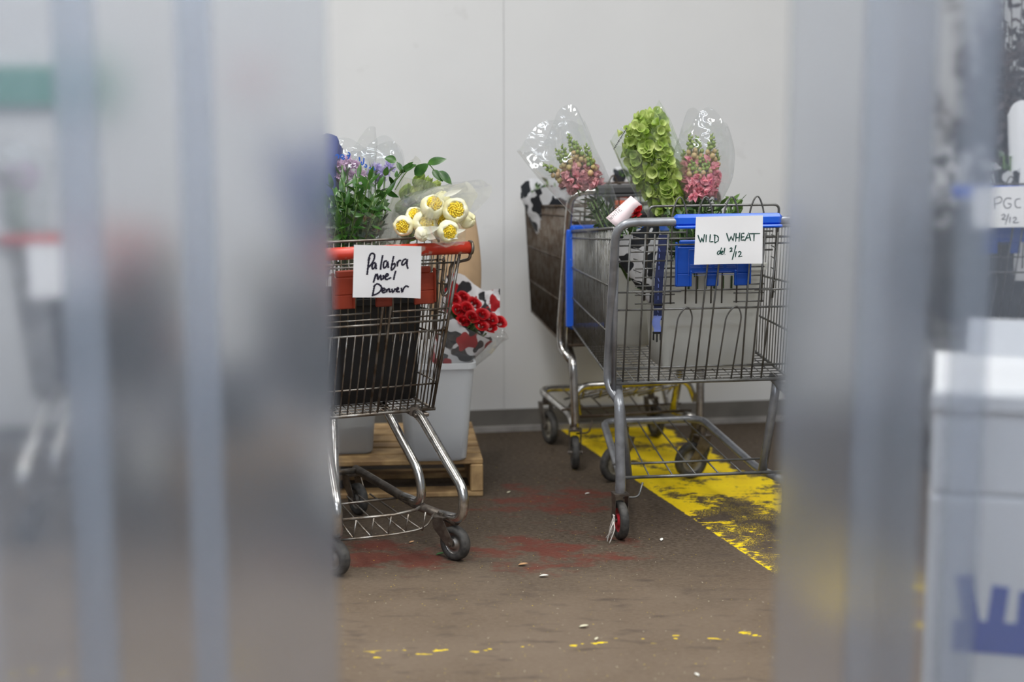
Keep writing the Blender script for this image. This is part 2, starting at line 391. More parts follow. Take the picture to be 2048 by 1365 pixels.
    fk = mn('MULTIPLY', mr(dl, .035, .015), mr(noise_(24, 2, off=(2.6, 9.4, 0), sc_=(.8, 1.5, 1)), .635, .645))
    ym = mn('MAXIMUM', ym, fk)
    sx = mn('MULTIPLY', mr(noise_(130, 1, off=(8, 8, 0)), .765, .775), 1.0)
    ym = mn('MAXIMUM', ym, mn('MULTIPLY', sx, .8))
    c = mix(ym, c, yc)
    L(c, b.inputs['Base Color'])
    rg = N('ShaderNodeMath'); b.inputs['Roughness'].default_value = .66; b.inputs['Specular IOR Level'].default_value = .22
    bp = N('ShaderNodeBump'); bp.inputs['Strength'].default_value = .35; bp.inputs['Distance'].default_value = .003
    L(noise_(120, 6, rough=.7), bp.inputs['Height']); L(bp.outputs[0], b.inputs['Normal'])
    return m

def wall_material():
    m = bpy.data.materials.new('white wall panel'); m.use_nodes = True; nt = m.node_tree; b = nt.nodes['Principled BSDF']; N = nt.nodes.new; L = nt.links.new
    tc = N('ShaderNodeTexCoord'); n = N('ShaderNodeTexNoise'); n.inputs['Scale'].default_value = 1.3; n.inputs['Detail'].default_value = 5; L(tc.outputs['Object'], n.inputs['Vector'])
    r = N('ShaderNodeValToRGB'); r.color_ramp.elements[0].position = .3; r.color_ramp.elements[1].position = .7
    r.color_ramp.elements[0].color = (.60, .60, .60, 1); r.color_ramp.elements[1].color = (.66, .66, .655, 1); L(n.outputs['Fac'], r.inputs['Fac'])
    n2 = N('ShaderNodeTexNoise'); n2.inputs['Scale'].default_value = 7; n2.inputs['Detail'].default_value = 3; L(tc.outputs['Object'], n2.inputs['Vector'])
    r2 = N('ShaderNodeMapRange'); r2.inputs[1].default_value = .68; r2.inputs[2].default_value = .78; r2.inputs[4].default_value = .35; L(n2.outputs['Fac'], r2.inputs[0])
    mx = N('ShaderNodeMix'); mx.data_type = 'RGBA'; L(r2.outputs[0], mx.inputs[0]); L(r.outputs[0], mx.inputs[6]); mx.inputs[7].default_value = (.46, .45, .44, 1)
    L(mx.outputs[2], b.inputs['Base Color']); b.inputs['Roughness'].default_value = .55; return m

# ------------------------------------------------------------------ setting
WS = .172; WY = 6.86; WA = math.atan(WS)
def wall_y(x): return WY + WS * x
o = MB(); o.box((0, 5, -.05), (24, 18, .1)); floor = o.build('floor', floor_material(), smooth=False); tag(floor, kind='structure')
wr = Matrix.Rotation(WA, 3, 'Z')
def wall_box(name, x0, x1, z0, z1, off, th, m):
    b = MB(); b.box(((x0 + x1) / 2, 0, (z0 + z1) / 2), (x1 - x0, th, z1 - z0), bev=0)
    o = b.build(name, m, smooth=False); o.location = Vector((0, WY, 0)) + wr @ Vector((0, -off + th / 2 if off == 0 else -off + th / 2, 0)); o.rotation_euler = (0, 0, WA); tag(o, kind='structure'); return o
WM = wall_material()
SEAM = -.033
wall_box('wall_back', -7, SEAM - .002, 0, 3.4, 0, .15, WM)
w2 = wall_box('wall_back', SEAM + .002, 7, 0, 3.4, 0, .15, WM)
wall_box('trim_1', SEAM - .003, SEAM + .003, 0, 3.4, -.003, .01, mat('seam sealant', (.555, .555, .55), .6))
wall_box('baseboard_back', -7, 7, .02, .088, .012, .012, mat('grey baseboard', (.145, .135, .12), .6, var=.3, vs=6))
wall_box('trim_2', -7, 7, 0, .022, .03, .03, mat('pale floor cove', (.34, .32, .30), .6, var=.35, vs=9))
c_ = MB(); c_.box((0, 5, 3.45), (14, 12, .1)); tag(c_.build('ceiling', mat('white ceiling', (.75, .75, .75), .7), smooth=False), kind='structure')

# ------------------------------------------------------------------ shopping carts
def caster(root, x, y, z, yaw, rw=.062, disc='rubber', hub='hub', zf=None, trail=.045, plate=True, wd=.028):
    """fork with its wheel; (x,y) is the wheel contact, z the height of the frame above"""
    c = MB(); Mx = Matrix.Translation((x, y, 0)) @ Matrix.Rotation(yaw, 4, 'Z')
    hw = wd / 2 + .006; top = z
    # stem is in front (+y of the caster) of the wheel by trail
    yt = 2 * rw + .022
    for s in (-1, 1):
        a = [Vector((s * hw, trail - .020, yt)), Vector((s * hw, trail + .024, yt)), Vector((s * hw, trail + .018, yt - .035)), Vector((s * hw, .012, rw - .006)), Vector((s * hw, -.010, rw - .008)), Vector((s * hw, -.014, rw + .012))]
        th = Vector((s * .0028, 0, 0)); n = len(a)
        vs = [Mx @ p for p in a] + [Mx @ (p + th) for p in a]
        fs = [tuple(range(n)), tuple(range(2 * n - 1, n - 1, -1))] + [(i, (i + 1) % n, n + (i + 1) % n, n + i) for i in range(n)]
        c.add(vs, fs)
    p = Mx @ Vector((0, trail, yt)); c.box(p, (2 * hw + .008, .05, .006), rot=Matrix.Rotation(yaw, 3, 'Z'))
    c.tube([p, p + Vector((0, 0, max(.012, top - yt)))], .013, 10)
    ax = [Mx @ Vector((-hw - .007, 0, rw)), Mx @ Vector((hw + .007, 0, rw))]; c.tube(ax, .007, 8)
    co = c.build('caster', M['dark_tube'] if hub != 'grey' else M['grey_tube'], root, smooth=False)
    w = MB(); Mw = Mx @ Matrix.Translation((0, 0, rw)) @ Matrix.Rotation(math.pi / 2, 4, 'Y'); h = wd / 2
    prof = [(rw * .62, -h * .7), (rw * .70, -h * .95), (rw * .9, -h * .95), (rw * .985, -h * .6), (rw, 0), (rw * .985, h * .6), (rw * .9, h * .95), (rw * .70, h * .95), (rw * .62, h * .7)]
    w.lathe(prof, Mw, 28); wo = w.build('wheel', M['rubber'], co)
    d = MB(); d.lathe([(0.001, -h * .5), (rw * .2, -h * .95), (rw * .3, -h * .95), (rw * .34, -h * .4), (rw * .62, -h * .5), (rw * .63, -h * .72), (rw * .63, h * .72), (rw * .62, h * .5), (rw * .34, h * .4), (rw * .3, h * .95), (rw * .2, h * .95), (.001, h * .5)], Mw, 24)
    d.build('hub', M[disc] if disc != 'rubber' else (M['red_hub'] if hub == 'red' else M['hub']), co)
    return co

def quadmap(a, b, c, d):
    """a=(0,0) b=(1,0) c=(1,1) d=(0,1)"""
    a, b, c, d = map(Vector, (a, b, c, d))
    return lambda u, v: (a * (1 - u) + b * u) * (1 - v) + (d * (1 - u) + c * u) * v

def make_cart(label, group, loc, yaw, S):
    root = empty('shopping_cart', loc, yaw); tag(root, label, 'shopping cart', group)
    wm, fm = M[S['wire']], M[S['frame']]
    rb, zb, hb = S['yb'], S['zb'], S['hb']            # rear bottom
    rt, zt, ht = S['yt'], S['zt'], S['ht']            # rear top
    fy, fzb, fzt, fhb, fht = S['fy'], S['fzb'], S['fzt'], S['fhb'], S['fht']
    r = S.get('r', .0021)
    for s in (-1, 1):
        q = quadmap((s * hb, rb, zb), (s * fhb, fy - .04, fzb), (s * fht, fy, fzt), (s * ht, rt + .06, zt))
        m = MB(); n = S.get('nside', 30)
        for i in range(n + 1): m.tube([q(i / n, 0), q(i / n, 1)], r, 5)
        for v, rr in S['sv']:
            m.tube([q(0, v), q(1, v)], rr, 6)
        m.build('basket_side', wm, root)
    q = quadmap((-fhb, fy - .04, fzb), (fhb, fy - .04, fzb), (fht, fy, fzt), (-fht, fy, fzt))
    m = MB()
    for i in range(13): m.tube([q(i / 12, 0), q(i / 12, 1)], r, 5)
    for v, rr in S['sv']: m.tube([q(0, v), q(1, v)], rr, 6)
    m.build('basket_front', wm, root)
    q = quadmap((-hb, rb, zb), (hb, rb, zb), (fhb, fy - .04, fzb), (-fhb, fy - .04, fzb))
    m = MB()
    for i in range(17): m.tube([q(i / 16, 0), q(i / 16, 1)], r * .9, 5)
    for i in range(25): m.tube([q(0, i / 24), q(1, i / 24)], r, 5)
    m.build('basket_floor', wm, root)
    # rear gate
    q = quadmap((-hb, rb, zb), (hb, rb, zb), (ht, rt, zt), (-ht, rt, zt)); m = MB()
    for ub, ut, v1, rr in S['gate_v']:
        a = q(ub, 0); b = q(ut, 1); m.tube([a, lerp(a, b, v1)], rr, 6)
    for (ua, uc, v1) in S['gate_arch']:
        def g(u, v): return q(u, v)
        a0, a1, mid = g(ua, 0), g(uc, 0), (ua + uc) / 2
        pts = fillet([a0, g(ua + .03, v1 - .06), g(mid + .04, v1 + .012), g(uc + .03, v1 - .06), a1], .03, 5); m.tube(pts, .0026, 6)
    for v, u0, u1, rr in S['gate_h']: m.tube([q(u0, v) + Vector((0, .004, 0)), q(u1, v) + Vector((0, .004, 0))], rr, 6)
    m.tube([q(-.02, 0), q(1.02, 0)], .006, 8)
    m.build('rear_gate', wm, root)
    # handle
    hz, hy, hh = S['hz'], S['hy'], S['hh']
    if S['style'] == 'grey':
        m = MB()
        pts = fillet([(-hh + .035, rb - .035, zb - .055), (-hh + .012, rb + .03, zb - .01), (-hh + .012, rb + .03, zb + .06), (-hh, hy, hz), (hh, hy, hz), (hh - .012, rb + .03, zb + .06), (hh - .012, rb + .03, zb - .01), (hh - .035, rb - .035, zb - .055)], .06, 7)
        m.tube(pts, .0135, 12); hd = m.build('handle_frame', fm, root)
        for s in (-1, 1):                               # second upright that carries the gate
            m = MB(); m.tube([(s * (hb + .0), rb + .0, zb - .03), (s * ht * 1.0, rt + .012, zt + .0)], .008, 8); m.build('gate_post', fm, root)
        sl = MB(); x0, x1 = S['sleeve']; sl.box(((x0 + x1) / 2, hy, hz + .004), (x1 - x0, .036, .036), bev=.009); sl.box(((x0 + x1) / 2, hy - .008, hz - .016), (x1 - x0 - .004, .034, .010), bev=.003)
        sl.build('handle_sleeve', M[S['sleeve_m']], hd, smooth=False)
    else:
        for s in (-1, 1):
            m = MB()
            m.tube([(s * (hh - .004), hy, hz), (s * (hh + .004), hy, hz)], .0215, 16)
            m.tube(fillet([(s * hh, hy, hz - .005), (s * hh, hy + .002, hz - .035), (s * (hh - .035), rt + .05, hz - .055), (s * (hh - .04), rt + .06, hz - .14), (s * (hh - .055), rt + .06, hz - .155), (s * (hh - .065), rt + .055, hz - .13), (s * (hh - .06), rt + .04, hz - .04), (s * (hh - .08), rt, hz - .035)], .02, 5), .0048, 7)
            m.build('handle_bracket', wm, root)
            m = MB(); m.tube([(s * (ht - .0), rt + .005, zt), (s * hb, rb, zb)], .0052, 8); m.build('gate_post', wm, root)
        sl = MB(); sl.tube([(-hh, hy, hz), (-hh * .3, hy, hz + .001), (hh * .3, hy, hz + .001), (hh, hy, hz)], .0185, 16); sl.build('handle_sleeve', M[S['sleeve_m']], root)
    # child seat
    sy, szt, szb, sh = S['seat']; sx = S.get('sx', 0)
    m = MB(); tp = .0032
    m.tube(fillet([(sx - sh, sy + .05, szb), (sx - sh, sy, szt), (sx + sh, sy, szt), (sx + sh, sy + .05, szb)], .02, 5), .0042, 7)
    if S['style'] == 'grey':
        for k in range(4):
            x = sx - sh + .088 + k * .083
            m.tube(fillet([(x - .024, sy - .04, szb), (x - .024, sy - .045, szt - .012), (x, sy - .045, szt + .045), (x + .024, sy - .045, szt - .012), (x + .024, sy - .04, szb)], .03, 5), .0028, 6)
        for z in (szt - .085, szt - .105, szt - .145, szt - .27):
            m.tube([(-sh - .02, sy + .01, z), (sh + .02, sy + .01, z)], .003, 6)
        for k in range(2, 7):
            z = szt - .145 - k * .028
            m.tube([(-sh, sy + .03, z), (-sh + .13, sy + .03, z)], .0026, 6); m.tube([(sh - .10, sy + .03, z), (sh, sy + .03, z)], .0026, 6)
    else:
        for k in range(17):
            x = -sh + 2 * sh * k / 16; m.tube([(x, sy, szt), (x, sy + .03, szb)], .0021, 5)
        for z in (szt - .07, szt - .10, szt - .24): m.tube([(-sh - .01, sy + .01, z), (sh + .01, sy + .01, z)], .0026, 6)
    for s in (-1, 1):                                    # side supports of the seat
        for k in range(7):
            z = szt - .06 - k * .035
            m.tube([(s * (sh + .012), sy, z), (s * (sh + .005), rt + .05, z)], .0022, 5)
    seat = m.build('child_seat', wm, root)
    f = S['flap']; x0, x1, z0, z1, fyy = f
    fb = MB(); th = .012
    nx = 10
    for (xa, xb, za, zb_) in ((x0 + .012, x1 - .012, z1 - .02, z1), (x0, x1, z0 + .04, z1 - .02)):
        fb.box(((xa + xb) / 2, fyy, (za + zb_) / 2), (xb - xa, th, zb_ - za), bev=.003)
    w = x1 - x0
    for (ua, ub) in ((0, .2), (.42, .58), (.8, 1)):
        fb.box((x0 + w * (ua + ub) / 2, fyy, z0 + .02), (w * (ub - ua), th, .042), bev=.003)
    for u in (.2, .8): fb.box((x0 + w * u, fyy - .008, z0 + .025), (.006, .012, .05), bev=.002)
    for u in (0.005, .995): fb.box((x0 + w * u, fyy - .008, (z0 + z1) / 2), (.005, .018, z1 - z0 - .01), bev=.002)
    fo = fb.build('seat_flap', M[S['flap_m']], seat, smooth=False)
    if S['style'] == 'grey' and S.get('print'):
        p = MB(); yy = fyy - th / 2 - .0012
        def pb(ua, ub, va, vb): p.box((x0 + w * (ua + ub) / 2, yy, z0 + (z1 - z0) * (va + vb) / 2), (w * abs(ub - ua), .0015, (z1 - z0) * abs(vb - va)))
        pb(.17, .83, .24, .248); pb(.17, .173, .24, .8); pb(.827, .83, .24, .8); pb(.17, .83, .795, .803)
        for (ua, ub) in ((.19, .33), (.36, .48), (.52, .64), (.68, .81)):
            for k in range(3): pb(ua, ub - .01 * k, .40 + .035 * k, .41 + .035 * k)
        pb(.25, .75, .30, .31)
        po = p.build('flap_print', M['flap_print'], fo, smooth=False)
    # lower frame, legs, casters, rack
    if S['style'] == 'grey':
        lz = S.get('lz', .165); lh = S['lh']; fw = S['fw']; wb = S['wb']
        m = MB()
        pts = fillet([(-lh, .02, lz - .01), (-lh + .045, .22, lz - .01), (-fw - .04, wb + .02, lz + .05), (fw + .04, wb + .02, lz + .05), (lh - .045, .22, lz - .01), (lh, .02, lz - .01)], .05, 5)
        m.tube(pts, .0135, 12); m.build('lower_frame', fm, root)
        for s in (-1, 1):
            m = MB(); m.tube(fillet([(s * (lh - .02), rb + .09, zb - .01), (s * (lh + .005), .015, zb - .05), (s * lh, .0, lz + .0), (s * lh, .01, lz - .02)], .035, 6), .0155, 12)
            m.build('leg', fm, root)
            m = MB(); m.tube(fillet([(s * (lh - .01), rb + .08, zb - .012), (s * (lh - .02), .13, zb - .05), (s * (lh - .055), .14, lz)], .03, 5), .0145, 12)
            m.build('leg', fm, root)
            caster(root, s * lh, -.0, lz - .015, R(S['cy'][0 if s < 0 else 1]), hub=S.get('hubs', ('hub', 'hub'))[0 if s < 0 else 1], trail=.004)
            caster(root, s * fw, wb, lz + .03, R(S['cy'][2 if s < 0 else 3]), disc='tan_rubber', rw=.066)
        m = MB()
        for k in range(1, 6):
            t = k / 6; x = lerp((-lh + .03, 0, 0), (lh - .03, 0, 0), t).x; x2 = x * (fw + .03) / (lh - .03)
            m.tube([(x * .93, .14, lz + .0), (x2, wb + .02, lz + .05)], .003, 6)
        m.tube([(-lh + .015, .09, lz + .01), (lh + .0, .09, lz + .01)], .0055, 8)
        for t in (.18,): m.tube([(-lerp((lh, 0, 0), (fw, 0, 0), t).x, lerp((.14, 0, 0), (wb, 0, 0), t).x, lz + .01 + .04 * t), (lerp((lh, 0, 0), (fw, 0, 0), t).x, lerp((.14, 0, 0), (wb, 0, 0), t).x, lz + .01 + .04 * t)], .004, 6)
        m.tube(fillet([(-lh + .02, .05, lz - .045), (-lh + .07, .05, lz - .045), (-lh + .085, .06, lz)], .015, 4), .0035, 6)
        m.build('bottom_rack', wm, root)
        if S.get('hoop'):
            m = MB(); hzz = S['hoop']; m.tube(fillet([(-lh + .0, .05, hzz - .08), (-lh + .03, .05, hzz), (lh - .03, .05, hzz), (lh, .05, hzz - .08)], .04, 6), .0125, 10)
            for k in range(6):
                m.tube([(-lh + .05 + k * .07, .06, hzz - .02), (-lh + .12 + k * .07, .3, hzz - .1)], .005, 6)
                m.tube([(-lh + .12 + k * .06, .06, hzz - .02), (-lh + .05 + k * .06, .3, hzz - .1)], .005, 6)
            m.build('lower_shelf', M['chrome'], root)
    else:
        for s in (-1, 1):
            m = MB()
            m.tube(fillet([(s * .150, .21, zb - .005), (s * .158, .175, zb - .02), (s * .200, -.065, .225), (s * .196, -.06, .135), (s * .165, .07, .125)], .055, 8), .0155, 14); m.build('leg', fm, root)
            m = MB()
            m.tube(fillet([(s * .085, .33, zb + .0), (s * .09, .30, zb - .02), (s * .138, .145, .24), (s * .140, .13, .145), (s * .125, .25, .14)], .055, 8), .0145, 14); m.build('leg', fm, root)
            m = MB(); m.tube([(s * .19, -.03, .125), (s * .14, .16, .13), (s * .09, .62, .15)], .0145, 12); m.build('lower_tube', M['dark_tube'], root)
            m = MB(); m.tube([(s * .14, .20, zb - .003), (s * .165, .25, zb - .004)], .016, 8); m.box((s * .16, rb + .02, zb - .012), (.05, .10, .012), bev=.003); m.build('leg_bracket', M['dark_tube'], root, smooth=False)
            caster(root, s * .19, -.015, .12, R(S['cy'][0 if s < 0 else 1]), rw=.053, wd=.036, trail=.05)
            caster(root, s * .09, .60, .14, R(8), rw=.053, wd=.03)
        m = MB()
        m.tube([(-.16, .02, .155), (0, .0, .158), (.075, .02, .16), (.10, .05, .158)], .0048, 7)
        m.tube(fillet([(-.17, .0, .10), (.0, -.01, .10), (.10, .0, .105), (.15, .05, .135)], .05, 5), .0035, 7)
        for k in range(5):
            x = -.13 + k * .055; m.tube([(x, .0, .10), (x + .01, .0, .155)], .0028, 5)
            m.tube([(x, .0, .10), (x * .7, .4, .12)], .0028, 5)
        m.tube([(-.12, .3, .125), (.12, .3, .125)], .004, 6); m.tube([(-.09, .6, .15), (.09, .6, .15)], .01, 8)
        m.build('bottom_rack', wm, root)
    if S.get('corner'):
        m = MB()
        for s in (-1, 1):
            q0, q1 = Vector((s * (fht + .004), fy + .0, fzt + .006)), Vector((s * (fhb + .006), fy - .038, fzb - .005))
            n = 1
            d = q1 - q0; c0 = (q0 + q1) / 2
            m.box(c0, (.034, .026, d.length), rot=Vector((0, 0, -1)).rotation_difference(d).to_matrix(), bev=.004)
        m.box((0, fy + .002, fzt + .008), (2 * fht + .02, .028, .026), bev=.004)
        m.box((0, fy - .035, fzb - .002), (2 * fhb + .02, .02, .02), bev=.004)
        m.build('front_bumper', M[S['corner']], root, smooth=False)
    return root

def gate_v_grey():
    W = [(1243, 1262), (1275, 1293), (1297, 1312), (1318, 1340), (1340, None), (1371, None), (1395, 1428), (1416, 1452), (1441, None), (1471, None), (1494, 1512), (1515, 1541), (1537, 1568)]
    out = []
    for b, t in W:
        if t is None: continue
        out.append(((b - 1224) / 376, (t - 1236) / 392, .97, .0030))
    return out
GREY = dict(style='grey', wire='wire_grey', frame='grey_tube', yb=.075, zb=.487, hb=.290, yt=-.02, zt=.985, ht=.302, fy=.915, fzb=.545, fzt=.885, fhb=.270, fht=.268,
            sv=((0, .005), (.3, .0035), (.62, .0035), (.93, .003), (1, .0055)), gate_v=gate_v_grey(), gate_arch=((.31, .39, .50), (.575, .66, .50)),
            gate_h=((.10, 0, 1, .0034), (.485, 0, 1, .0036), (.60, 0, .35, .0032), (.60, .75, 1, .0032), (.80, 0, .3, .003), (.94, 0, 1, .003), (.90, 0, .95, .003)),
            hz=1.012, hy=-.055, hh=.315, sx=.035, sleeve=(-.135, .205), sleeve_m='blue_sleeve', seat=(.10, 1.046, .74, .212), flap=(-.107, .133, .800, .945, -.015 + .045), flap_m='blue_flap', print=True,
            lh=.28, fw=.14, wb=.725, cy=(4, 0, -62, -72), hubs=('red', 'hub'), corner='blue_sleeve')
CH_V = [((i + .5) / 17, (i + .5) / 17, (.52 if i not in (0, 8, 9, 16) else 1.0), .0026 if i not in (8, 9) else .0042) for i in range(17)]
CHROME = dict(style='chrome', wire='wire_dark', frame='chrome', yb=.21, zb=.425, hb=.207, yt=.02, zt=.93, ht=.225, fy=.92, fzb=.48, fzt=.84, fhb=.16, fht=.20,
              sv=((0, .005), (.18, .003), (.48, .003), (.62, .003), (.8, .003), (1, .0055)), gate_v=CH_V, gate_arch=(),
              gate_h=((.17, 0, 1, .003), (.52, 0, 1, .0036), (.585, 0, 1, .0036), (.66, 0, .42, .0030), (.66, .58, 1, .003), (.95, 0, 1, .003)),
              hz=.951, hy=.0, hh=.25, sleeve=(-.25, .25), sleeve_m='red_sleeve', seat=(.10, .975, .66, .19), flap=(-.165, .155, .782, .895, .055), flap_m='red_flap', cy=(20, 24))
CHROME['flap_m'] = 'red_flap'

LA, YA = Vector((.620, 5.320, 0)), R(8.8)
LB, YB = Vector((-.352, 4.985, 0)), R(24)
make_cart('grey shopping cart with blue handle sleeve and WILD WHEAT sheet, full of wrapped flowers', None, LA, YA, GREY)
make_cart('chrome shopping cart with worn red handle beside the pallet, cream blooms on top', None, LB, YB, CHROME)
C3 = dict(GREY); C3.update(wire='wire_brown', frame='chrome', hb=.262, ht=.272, hh=.285, fy=.53, fzt=.93, fzb=.52, fhb=.275, fht=.29, zb=.45, wb=.42, fw=.22, lh=.245, corner=None, sleeve_m='grey_plastic', sleeve=(-.2, .2), hoop=.30, r=.003, hz=1.03, zt=.97, hubs=('hub', 'hub'), cy=(-12, 10, 5, 5), nside=26, flap_m='grey_plastic')
C3['print'] = False; C3['gate_arch'] = ()
LC = Vector((.470, 6.27, 0))
make_cart('rusty brown shopping cart on shiny chrome legs between wall and grey cart', None, LC, R(15), C3)
C4 = dict(GREY); C4.update(wire='wire_grey', fy=.80, corner=None, hubs=('hub', 'hub'), wb=.6, hz=1.03, sleeve=(-.25, .25), cy=(15, -20, 0, 10))
L4 = Vector((1.82, 6.20, 0))
make_cart('shopping cart with blue handle partly hidden by curtain at right edge of photo', None, L4, R(2), C4)
C5 = dict(CHROME); C5.update(cy=(-15, 30))
L5 = Vector((-1.33, 5.27, 0))
make_cart('shopping cart with red handle behind the leftmost curtain strips', None, L5, R(3), C5)

def to_cart(L, yaw, p):
    p = Vector(p); c, s = math.cos(yaw), math.sin(yaw); return L + Vector((p.x * c - p.y * s, p.x * s + p.y * c, p.z))

# ------------------------------------------------------------------ paper signs
def ribbon(mb, pts, w, fpos, lift=.0008):
    """flat pen stroke on a surface given by fpos(u,v)->(point,normal)"""
    P = []
    for i in range(len(pts) - 1):
        a, b = pts[i], pts[i + 1]; n = 3
        for k in range(n): P.append((a[0] + (b[0] - a[0]) * k / n, a[1] + (b[1] - a[1]) * k / n))
    P.append(pts[-1]); Q = [fpos(*p) for p in P]
    vs = []; fs = []
    for i, (p, nn) in enumerate(Q):
        t = Q[min(i + 1, len(Q) - 1)][0] - Q[max(i - 1, 0)][0]; s = t.cross(nn)
        if s.length < 1e-9: s = Vector((0, 0, 1))
        s.normalize(); ww = w * (.5 + .12 * math.sin(i * 1.7)); p = p + nn * lift
        vs += [p - s * ww, p + s * ww]
        if i: fs.append((2 * i - 2, 2 * i - 1, 2 * i + 1, 2 * i))
    mb.add(vs, fs)
def smooth_pts(p):
    if len(p) < 3: return p
    out = [p[0]]
    for i in range(len(p) - 1):
        p0 = p[max(i - 1, 0)]; p1 = p[i]; p2 = p[i + 1]; p3 = p[min(i + 2, len(p) - 1)]
        for k in (1, 2, 3):
            t = k / 3; out.append(tuple(.5 * ((2 * p1[j]) + (-p0[j] + p2[j]) * t + (2 * p0[j] - 5 * p1[j] + 4 * p2[j] - p3[j]) * t * t + (-p0[j] + 3 * p1[j] - 3 * p2[j] + p3[j]) * t ** 3) for j in (0, 1)))
    return out
def sign(label, tl, tr, br, bl, corners, strokes, ink, w, curl=.01, seed=0, round_=True, inkname='handwriting'):
    tl, tr, br, bl = map(Vector, (tl, tr, br, bl)); rng = random.Random(seed)
    nrm = (tr - tl).cross(bl - tl).normalized()
    if nrm.y > 0: nrm = -nrm
    def f(u, v):
        u = max(0, min(1, u)); v = max(0, min(1, v))
        p = (tl * (1 - u) + tr * u) * (1 - v) + (bl * (1 - u) + br * u) * v
        return p + nrm * (curl * (math.sin(v * 2.2) * .5 * v + .25 * math.sin(u * 5 + 1) * v + .3 * (2 * u - 1) ** 2 * v))
    def fp(u, v): return f(u, v), nrm
    m = MB(); n = 14; vs = [f(i / n, j / n) for j in range(n + 1) for i in range(n + 1)]
    m.add(vs, [(j * (n + 1) + i, j * (n + 1) + i + 1, (j + 1) * (n + 1) + i + 1, (j + 1) * (n + 1) + i) for j in range(n) for i in range(n)])
    root = m.build('paper_sign', M['paper'], None); tag(root, label, 'sign')
    c = (tl + br) / 2; move_origin(root, c)
    if strokes:
        (ax, ay), (bx, by), (cx, cy), (dx, dy) = corners; k = MB()
        def uv(x, y):
            u, v = .5, .5
            for _ in range(6):
                lx = ax + (dx - ax) * v; rx = bx + (cx - bx) * v; u = (x - lx) / (rx - lx)
                ty = ay + (by - ay) * u; byy = dy + (cy - dy) * u; v = (y - ty) / (byy - ty)
            return u, v
        for s in strokes:
            s = smooth_pts(s) if round_ else s
            ribbon(k, [uv(*p) for p in s], w, fp)
        ko = k.build(inkname, ink, root, smooth=False); ko.data.transform(Matrix.Translation(-c))
    return root
PAL = [[(450, 432), (458, 370), (468, 300), (478, 270)], [(462, 300), (480, 245), (505, 230), (525, 248), (518, 290), (495, 330), (465, 362)],
       [(535, 318), (512, 325), (500, 350), (506, 378), (528, 360), (536, 325), (540, 382)], [(606, 250), (596, 300), (588, 345), (584, 388)],
       [(650, 305), (622, 310), (612, 345), (620, 372), (645, 350), (655, 312), (662, 372)], [(716, 258), (704, 310), (690, 388), (712, 380), (730, 350), (722, 330), (700, 345)],
       [(752, 310), (752, 360)], [(752, 330), (770, 302), (790, 305)], [(842, 288), (812, 300), (796, 332), (808, 345), (838, 320), (852, 292), (846, 340), (858, 382)],
       [(538, 425), (524, 470), (512, 508)], [(528, 458), (552, 428), (556, 480), (585, 438), (588, 482), (606, 470)], [(612, 436), (612, 480)], [(632, 458), (660, 440), (648, 425), (630, 452), (640, 482), (690, 462)], [(736, 398), (722, 445), (714, 486)],
       [(522, 540), (512, 590), (502, 640)], [(512, 548), (550, 520), (592, 550), (582, 590), (545, 618), (510, 628)], [(600, 592), (628, 578), (612, 562), (598, 590), (612, 608), (636, 598)],
       [(646, 572), (644, 606)], [(646, 590), (668, 568), (674, 600), (690, 596)], [(696, 570), (706, 606), (732, 566)], [(742, 590), (762, 570), (750, 562), (742, 596), (776, 600)], [(790, 560), (798, 604), (812, 570), (836, 545), (864, 554)]]
# the sheet hangs just outside (behind) the handle
s_l = [at(708, 490, 4.895), at(843, 493, 4.955), at(840, 596, 4.99), at(704, 593, 4.93)]
sign('white paper sheet reading Palabra miel Denver, hung from the red handle', *s_l, ((322, 148), (995, 172), (978, 662), (308, 648)), PAL, M['ink'], .0053, seed=1)
WW = [[(976, 368), (1000, 435), (1012, 392), (1026, 432), (1036, 362)], [(1053, 365), (1050, 432)], [(1090, 362), (1084, 428), (1118, 425)], [(1131, 364), (1129, 436)], [(1120, 368), (1150, 372), (1166, 392), (1160, 420), (1129, 437)],
      [(1238, 350), (1262, 425), (1280, 375), (1298, 420), (1311, 350)], [(1326, 350), (1322, 425)], [(1359, 345), (1352, 425)], [(1322, 392), (1356, 385)], [(1402, 350), (1374, 352), (1372, 412), (1402, 408)], [(1373, 385), (1402, 380)],
      [(1405, 418), (1440, 345), (1460, 415)], [(1416, 392), (1452, 388)], [(1445, 354), (1545, 350)], [(1490, 352), (1488, 418)],
      [(1176, 506), (1160, 512), (1152, 530), (1162, 540), (1176, 528), (1192, 478)], [(1184, 505), (1182, 538)], [(1188, 525), (1208, 516), (1200, 506), (1189, 522), (1194, 538), (1208, 534)], [(1222, 480), (1214, 535)], [(1224, 536), (1226, 539)],
      [(1268, 490), (1278, 478), (1289, 486), (1284, 500), (1268, 514), (1292, 508)], [(1325, 455), (1308, 520), (1290, 585)], [(1326, 510), (1320, 562)], [(1344, 520), (1358, 510), (1372, 520), (1364, 538), (1346, 556), (1382, 552)]]
s_r = [at(1392, 434, 5.205), at(1526, 431, 5.232), at(1524, 527, 5.25), at(1387, 529, 5.222)]
sign('white paper sheet reading WILD WHEAT, hung from the blue handle', *s_r, ((960, 210), (1572, 192), (1565, 615), (940, 632)), WW, M['green_ink'], .0032, curl=.006, seed=2, round_=False)
PG = [[(900, 838), (899, 795)], [(899, 797), (922, 790), (932, 802), (922, 814), (900, 818)], [(970, 798), (950, 796), (938, 815), (945, 834), (962, 834), (968, 820), (954, 818)], [(1006, 798), (988, 802), (984, 820), (992, 834), (1008, 832)],
      [(928, 866), (938, 860), (944, 868), (930, 880), (946, 880)], [(958, 858), (944, 902)], [(964, 870), (962, 896)], [(974, 878), (984, 872), (988, 880), (976, 894), (998, 893)]]
